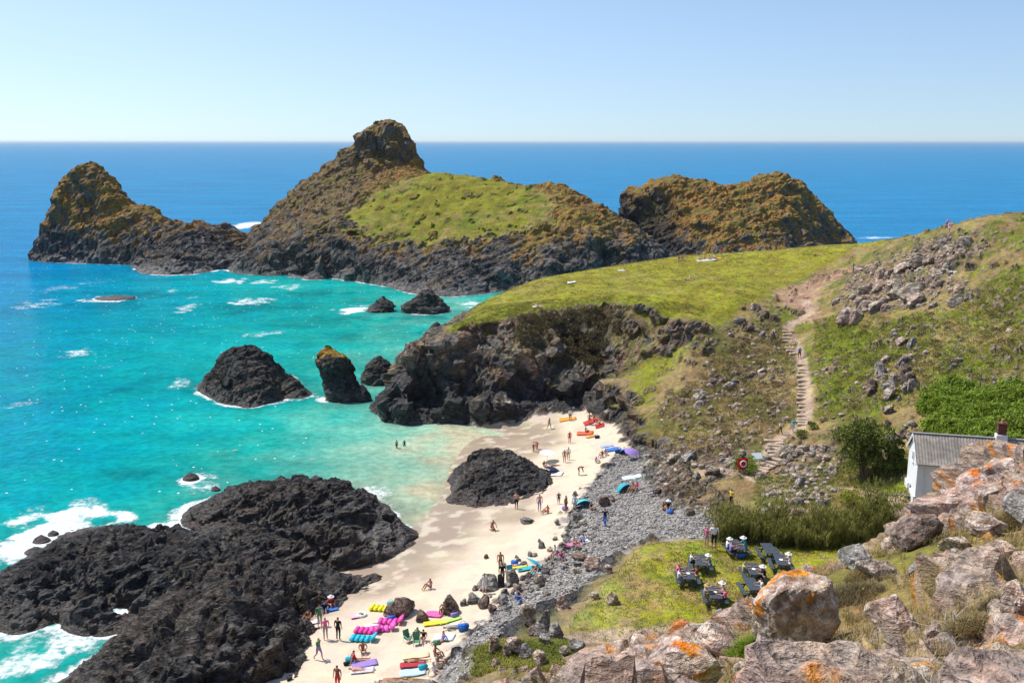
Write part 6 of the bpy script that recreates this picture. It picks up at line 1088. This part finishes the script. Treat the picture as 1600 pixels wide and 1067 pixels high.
def shelter(px, py, rad, c, deg, label, c2=None):
    h = hit(px, py, 60); e = empty('beach_shelter', h, R(deg)); tag(e, label, 'beach shelter'); V, F = [], []; n1, n2 = 9, 13
    for i in range(n1):
        for j in range(n2):
            a = math.pi * j / (n2 - 1); b_ = (math.pi * .62) * i / (n1 - 1); V.append((rad * math.cos(a), rad * .8 * math.sin(a) * math.cos(b_) * 1.0, rad * .95 * math.sin(a) * math.sin(b_)))
    F = [(i * n2 + j, i * n2 + j + 1, (i + 1) * n2 + j + 1, (i + 1) * n2 + j) for i in range(n1 - 1) for j in range(n2 - 1)]; me = MB().add(V, F).mesh('canopy', [K(c), paint(c2 or KC[c])], 0, True); me.polygons.foreach_set('material_index', [1 if (k // (n2 - 1)) % 4 == 3 else 0 for k in range(len(me.polygons))]); link(bpy.data.objects.new('canopy', me), e)
    for s_ in (-1, 1): MB().rod((s_ * rad, 0, -.05), (0, -rad * .33, rad * .92), .015).build('pole', paint((.1, .1, .1)), e)
shelter(911, 794, 1.05, 'c', 20, 'turquoise beach shelter among people at the shingle edge', (.20, .55, .62)); shelter(976, 768, .95, 'c', 40, 'teal beach shelter alone on the upper shingle'); shelter(978, 711, .85, 'b', -10, 'blue beach shelter under the rock nose')
def bag(px, py, c, label, s_=1.0, dz=0.0):
    h = hit(px, py, 60); e = empty('beach_bag', (h[0], h[1], h[2] - .02), random.uniform(-.8, .8), s_); tag(e, label, 'bag'); m_ = K(c) if isinstance(c, str) else paint(c); MB().add([(-.28,-.15,0),(.28,-.15,0),(.28,.15,0),(-.28,.15,0),(-.36,-.19,.42),(.36,-.19,.42),(.36,.19,.42),(-.36,.19,.42)], [(0,3,2,1),(4,5,6,7),(0,1,5,4),(1,2,6,5),(2,3,7,6),(3,0,4,7)]).build('pouch', m_, e, .05, True)
    for q_ in (-.17, .17): m = MB(); pts_ = [(.16 * math.cos(t_), q_, .40 + .18 * math.sin(t_)) for t_ in np.linspace(0, math.pi, 7)]; [m.rod(a_, b_, .014, None, 5) for a_, b_ in zip(pts_[:-1], pts_[1:])]; m.build('handle', m_, e)
for r in [(611,947,'c','teal bag beside the brown boulder heap'),(612,970,'b','blue bag below the brown boulder heap'),(724,985,'b','royal blue bag at the shingle edge',1.3),(743,941,'c','turquoise bag left of the square brown boulder'),(804,883,'b','blue bag in the row among the boulders'),(465,1008,'b','blue bag in the heap by the black rocks'),(461,998,'p','pink bag in the heap by the black rocks'),(473,990,'y','yellow bag in the heap by the black rocks'),(547,1036,'c','teal bag left of the red topped sitter'),(541,1040,'k','small black bag on the near sand',.6),(661,1047,'c','round blue beach bag by the red towel'),(682,1007,'g','green bag by the pale blue towel',.8),(711,965,'u','lilac bag against the reddish boulder'),(1047,803,'b','royal blue bag at the grey rocks'),(883,797,'u','lilac bag left of the turquoise shelter'),(800,901,'c','cyan bag on the upright boulder'),(896,640,'a','pale bag in the far corner of the beach',.7),(1158,872,'b','blue bag under the hedge table'),(933,685,'n','navy bag beside the orange towel'),(965,709,'n','dark bag below the bright blue towel')]: bag(*r)
def chair(px, py, deg, c, label):
    h = hit(px, py, 60); e = empty('camp_chair', h, R(deg)); tag(e, label, 'chair'); m_ = K(c); MB().box((0, 0, .32), (.55, .5, .04)).build('seat', m_, e, .015); MB().box((0, .30, .62), (.55, .04, .62), (-.3, 0, 0)).build('backrest', m_, e, .015); mm = paint((.4, .4, .42), .4)
    for x_ in (-.27, .27):
        for y_ in (-.24, .24): MB().rod((x_, y_, -.03), (x_, y_ * .9, .34), .015).build('leg', mm, e)
        MB().box((x_, .02, .52), (.05, .5, .03)).build('armrest', mm, e)
chair(638, 1003, 40, 'g', 'dark green camp chair, left of two on the sand'); chair(651, 1007, 10, 'g', 'green camp chair, right of two on the sand'); chair(798, 900, 20, 'c', 'cyan camp chair behind the upright grey boulder')
h = hit(565, 962, 60); V, F = [], []
for i in range(24):
    for j in range(10): a, b2 = i * 2 * math.pi / 24, j * 2 * math.pi / 10; V.append(((.34 + .12 * math.cos(b2)) * math.cos(a), (.34 + .12 * math.cos(b2)) * math.sin(a), .11 + .12 * math.sin(b2))); F.append((i * 10 + j, ((i + 1) % 24) * 10 + j, ((i + 1) % 24) * 10 + (j + 1) % 10, i * 10 + (j + 1) % 10))
o = mk('swim_ring', np.array(V), F, paint((.70, .80, .70), .4), None, True); o.location = h; tag(o, 'white swim ring lying on the upper sand', 'swim ring')
# ------------------------------------------------------------------ sea air
m = bpy.data.materials.new('sea_air'); m.use_nodes = True; nt = m.node_tree; nt.nodes.remove(nt.nodes['Principled BSDF']); pv = nt.nodes.new('ShaderNodeVolumePrincipled')
pv.inputs['Color'].default_value = (.82, .93, 1, 1); pv.inputs['Density'].default_value = 2.4e-5; pv.inputs['Anisotropy'].default_value = .2; nt.links.new(pv.outputs[0], nt.nodes['Material Output'].inputs['Volume'])
hz = MB().box((0, 60000, 28), (190000, 130000, 74)).build('haze', m); tag(hz, 'thin pale sea haze over the whole bay', 'haze', None, 'stuff')
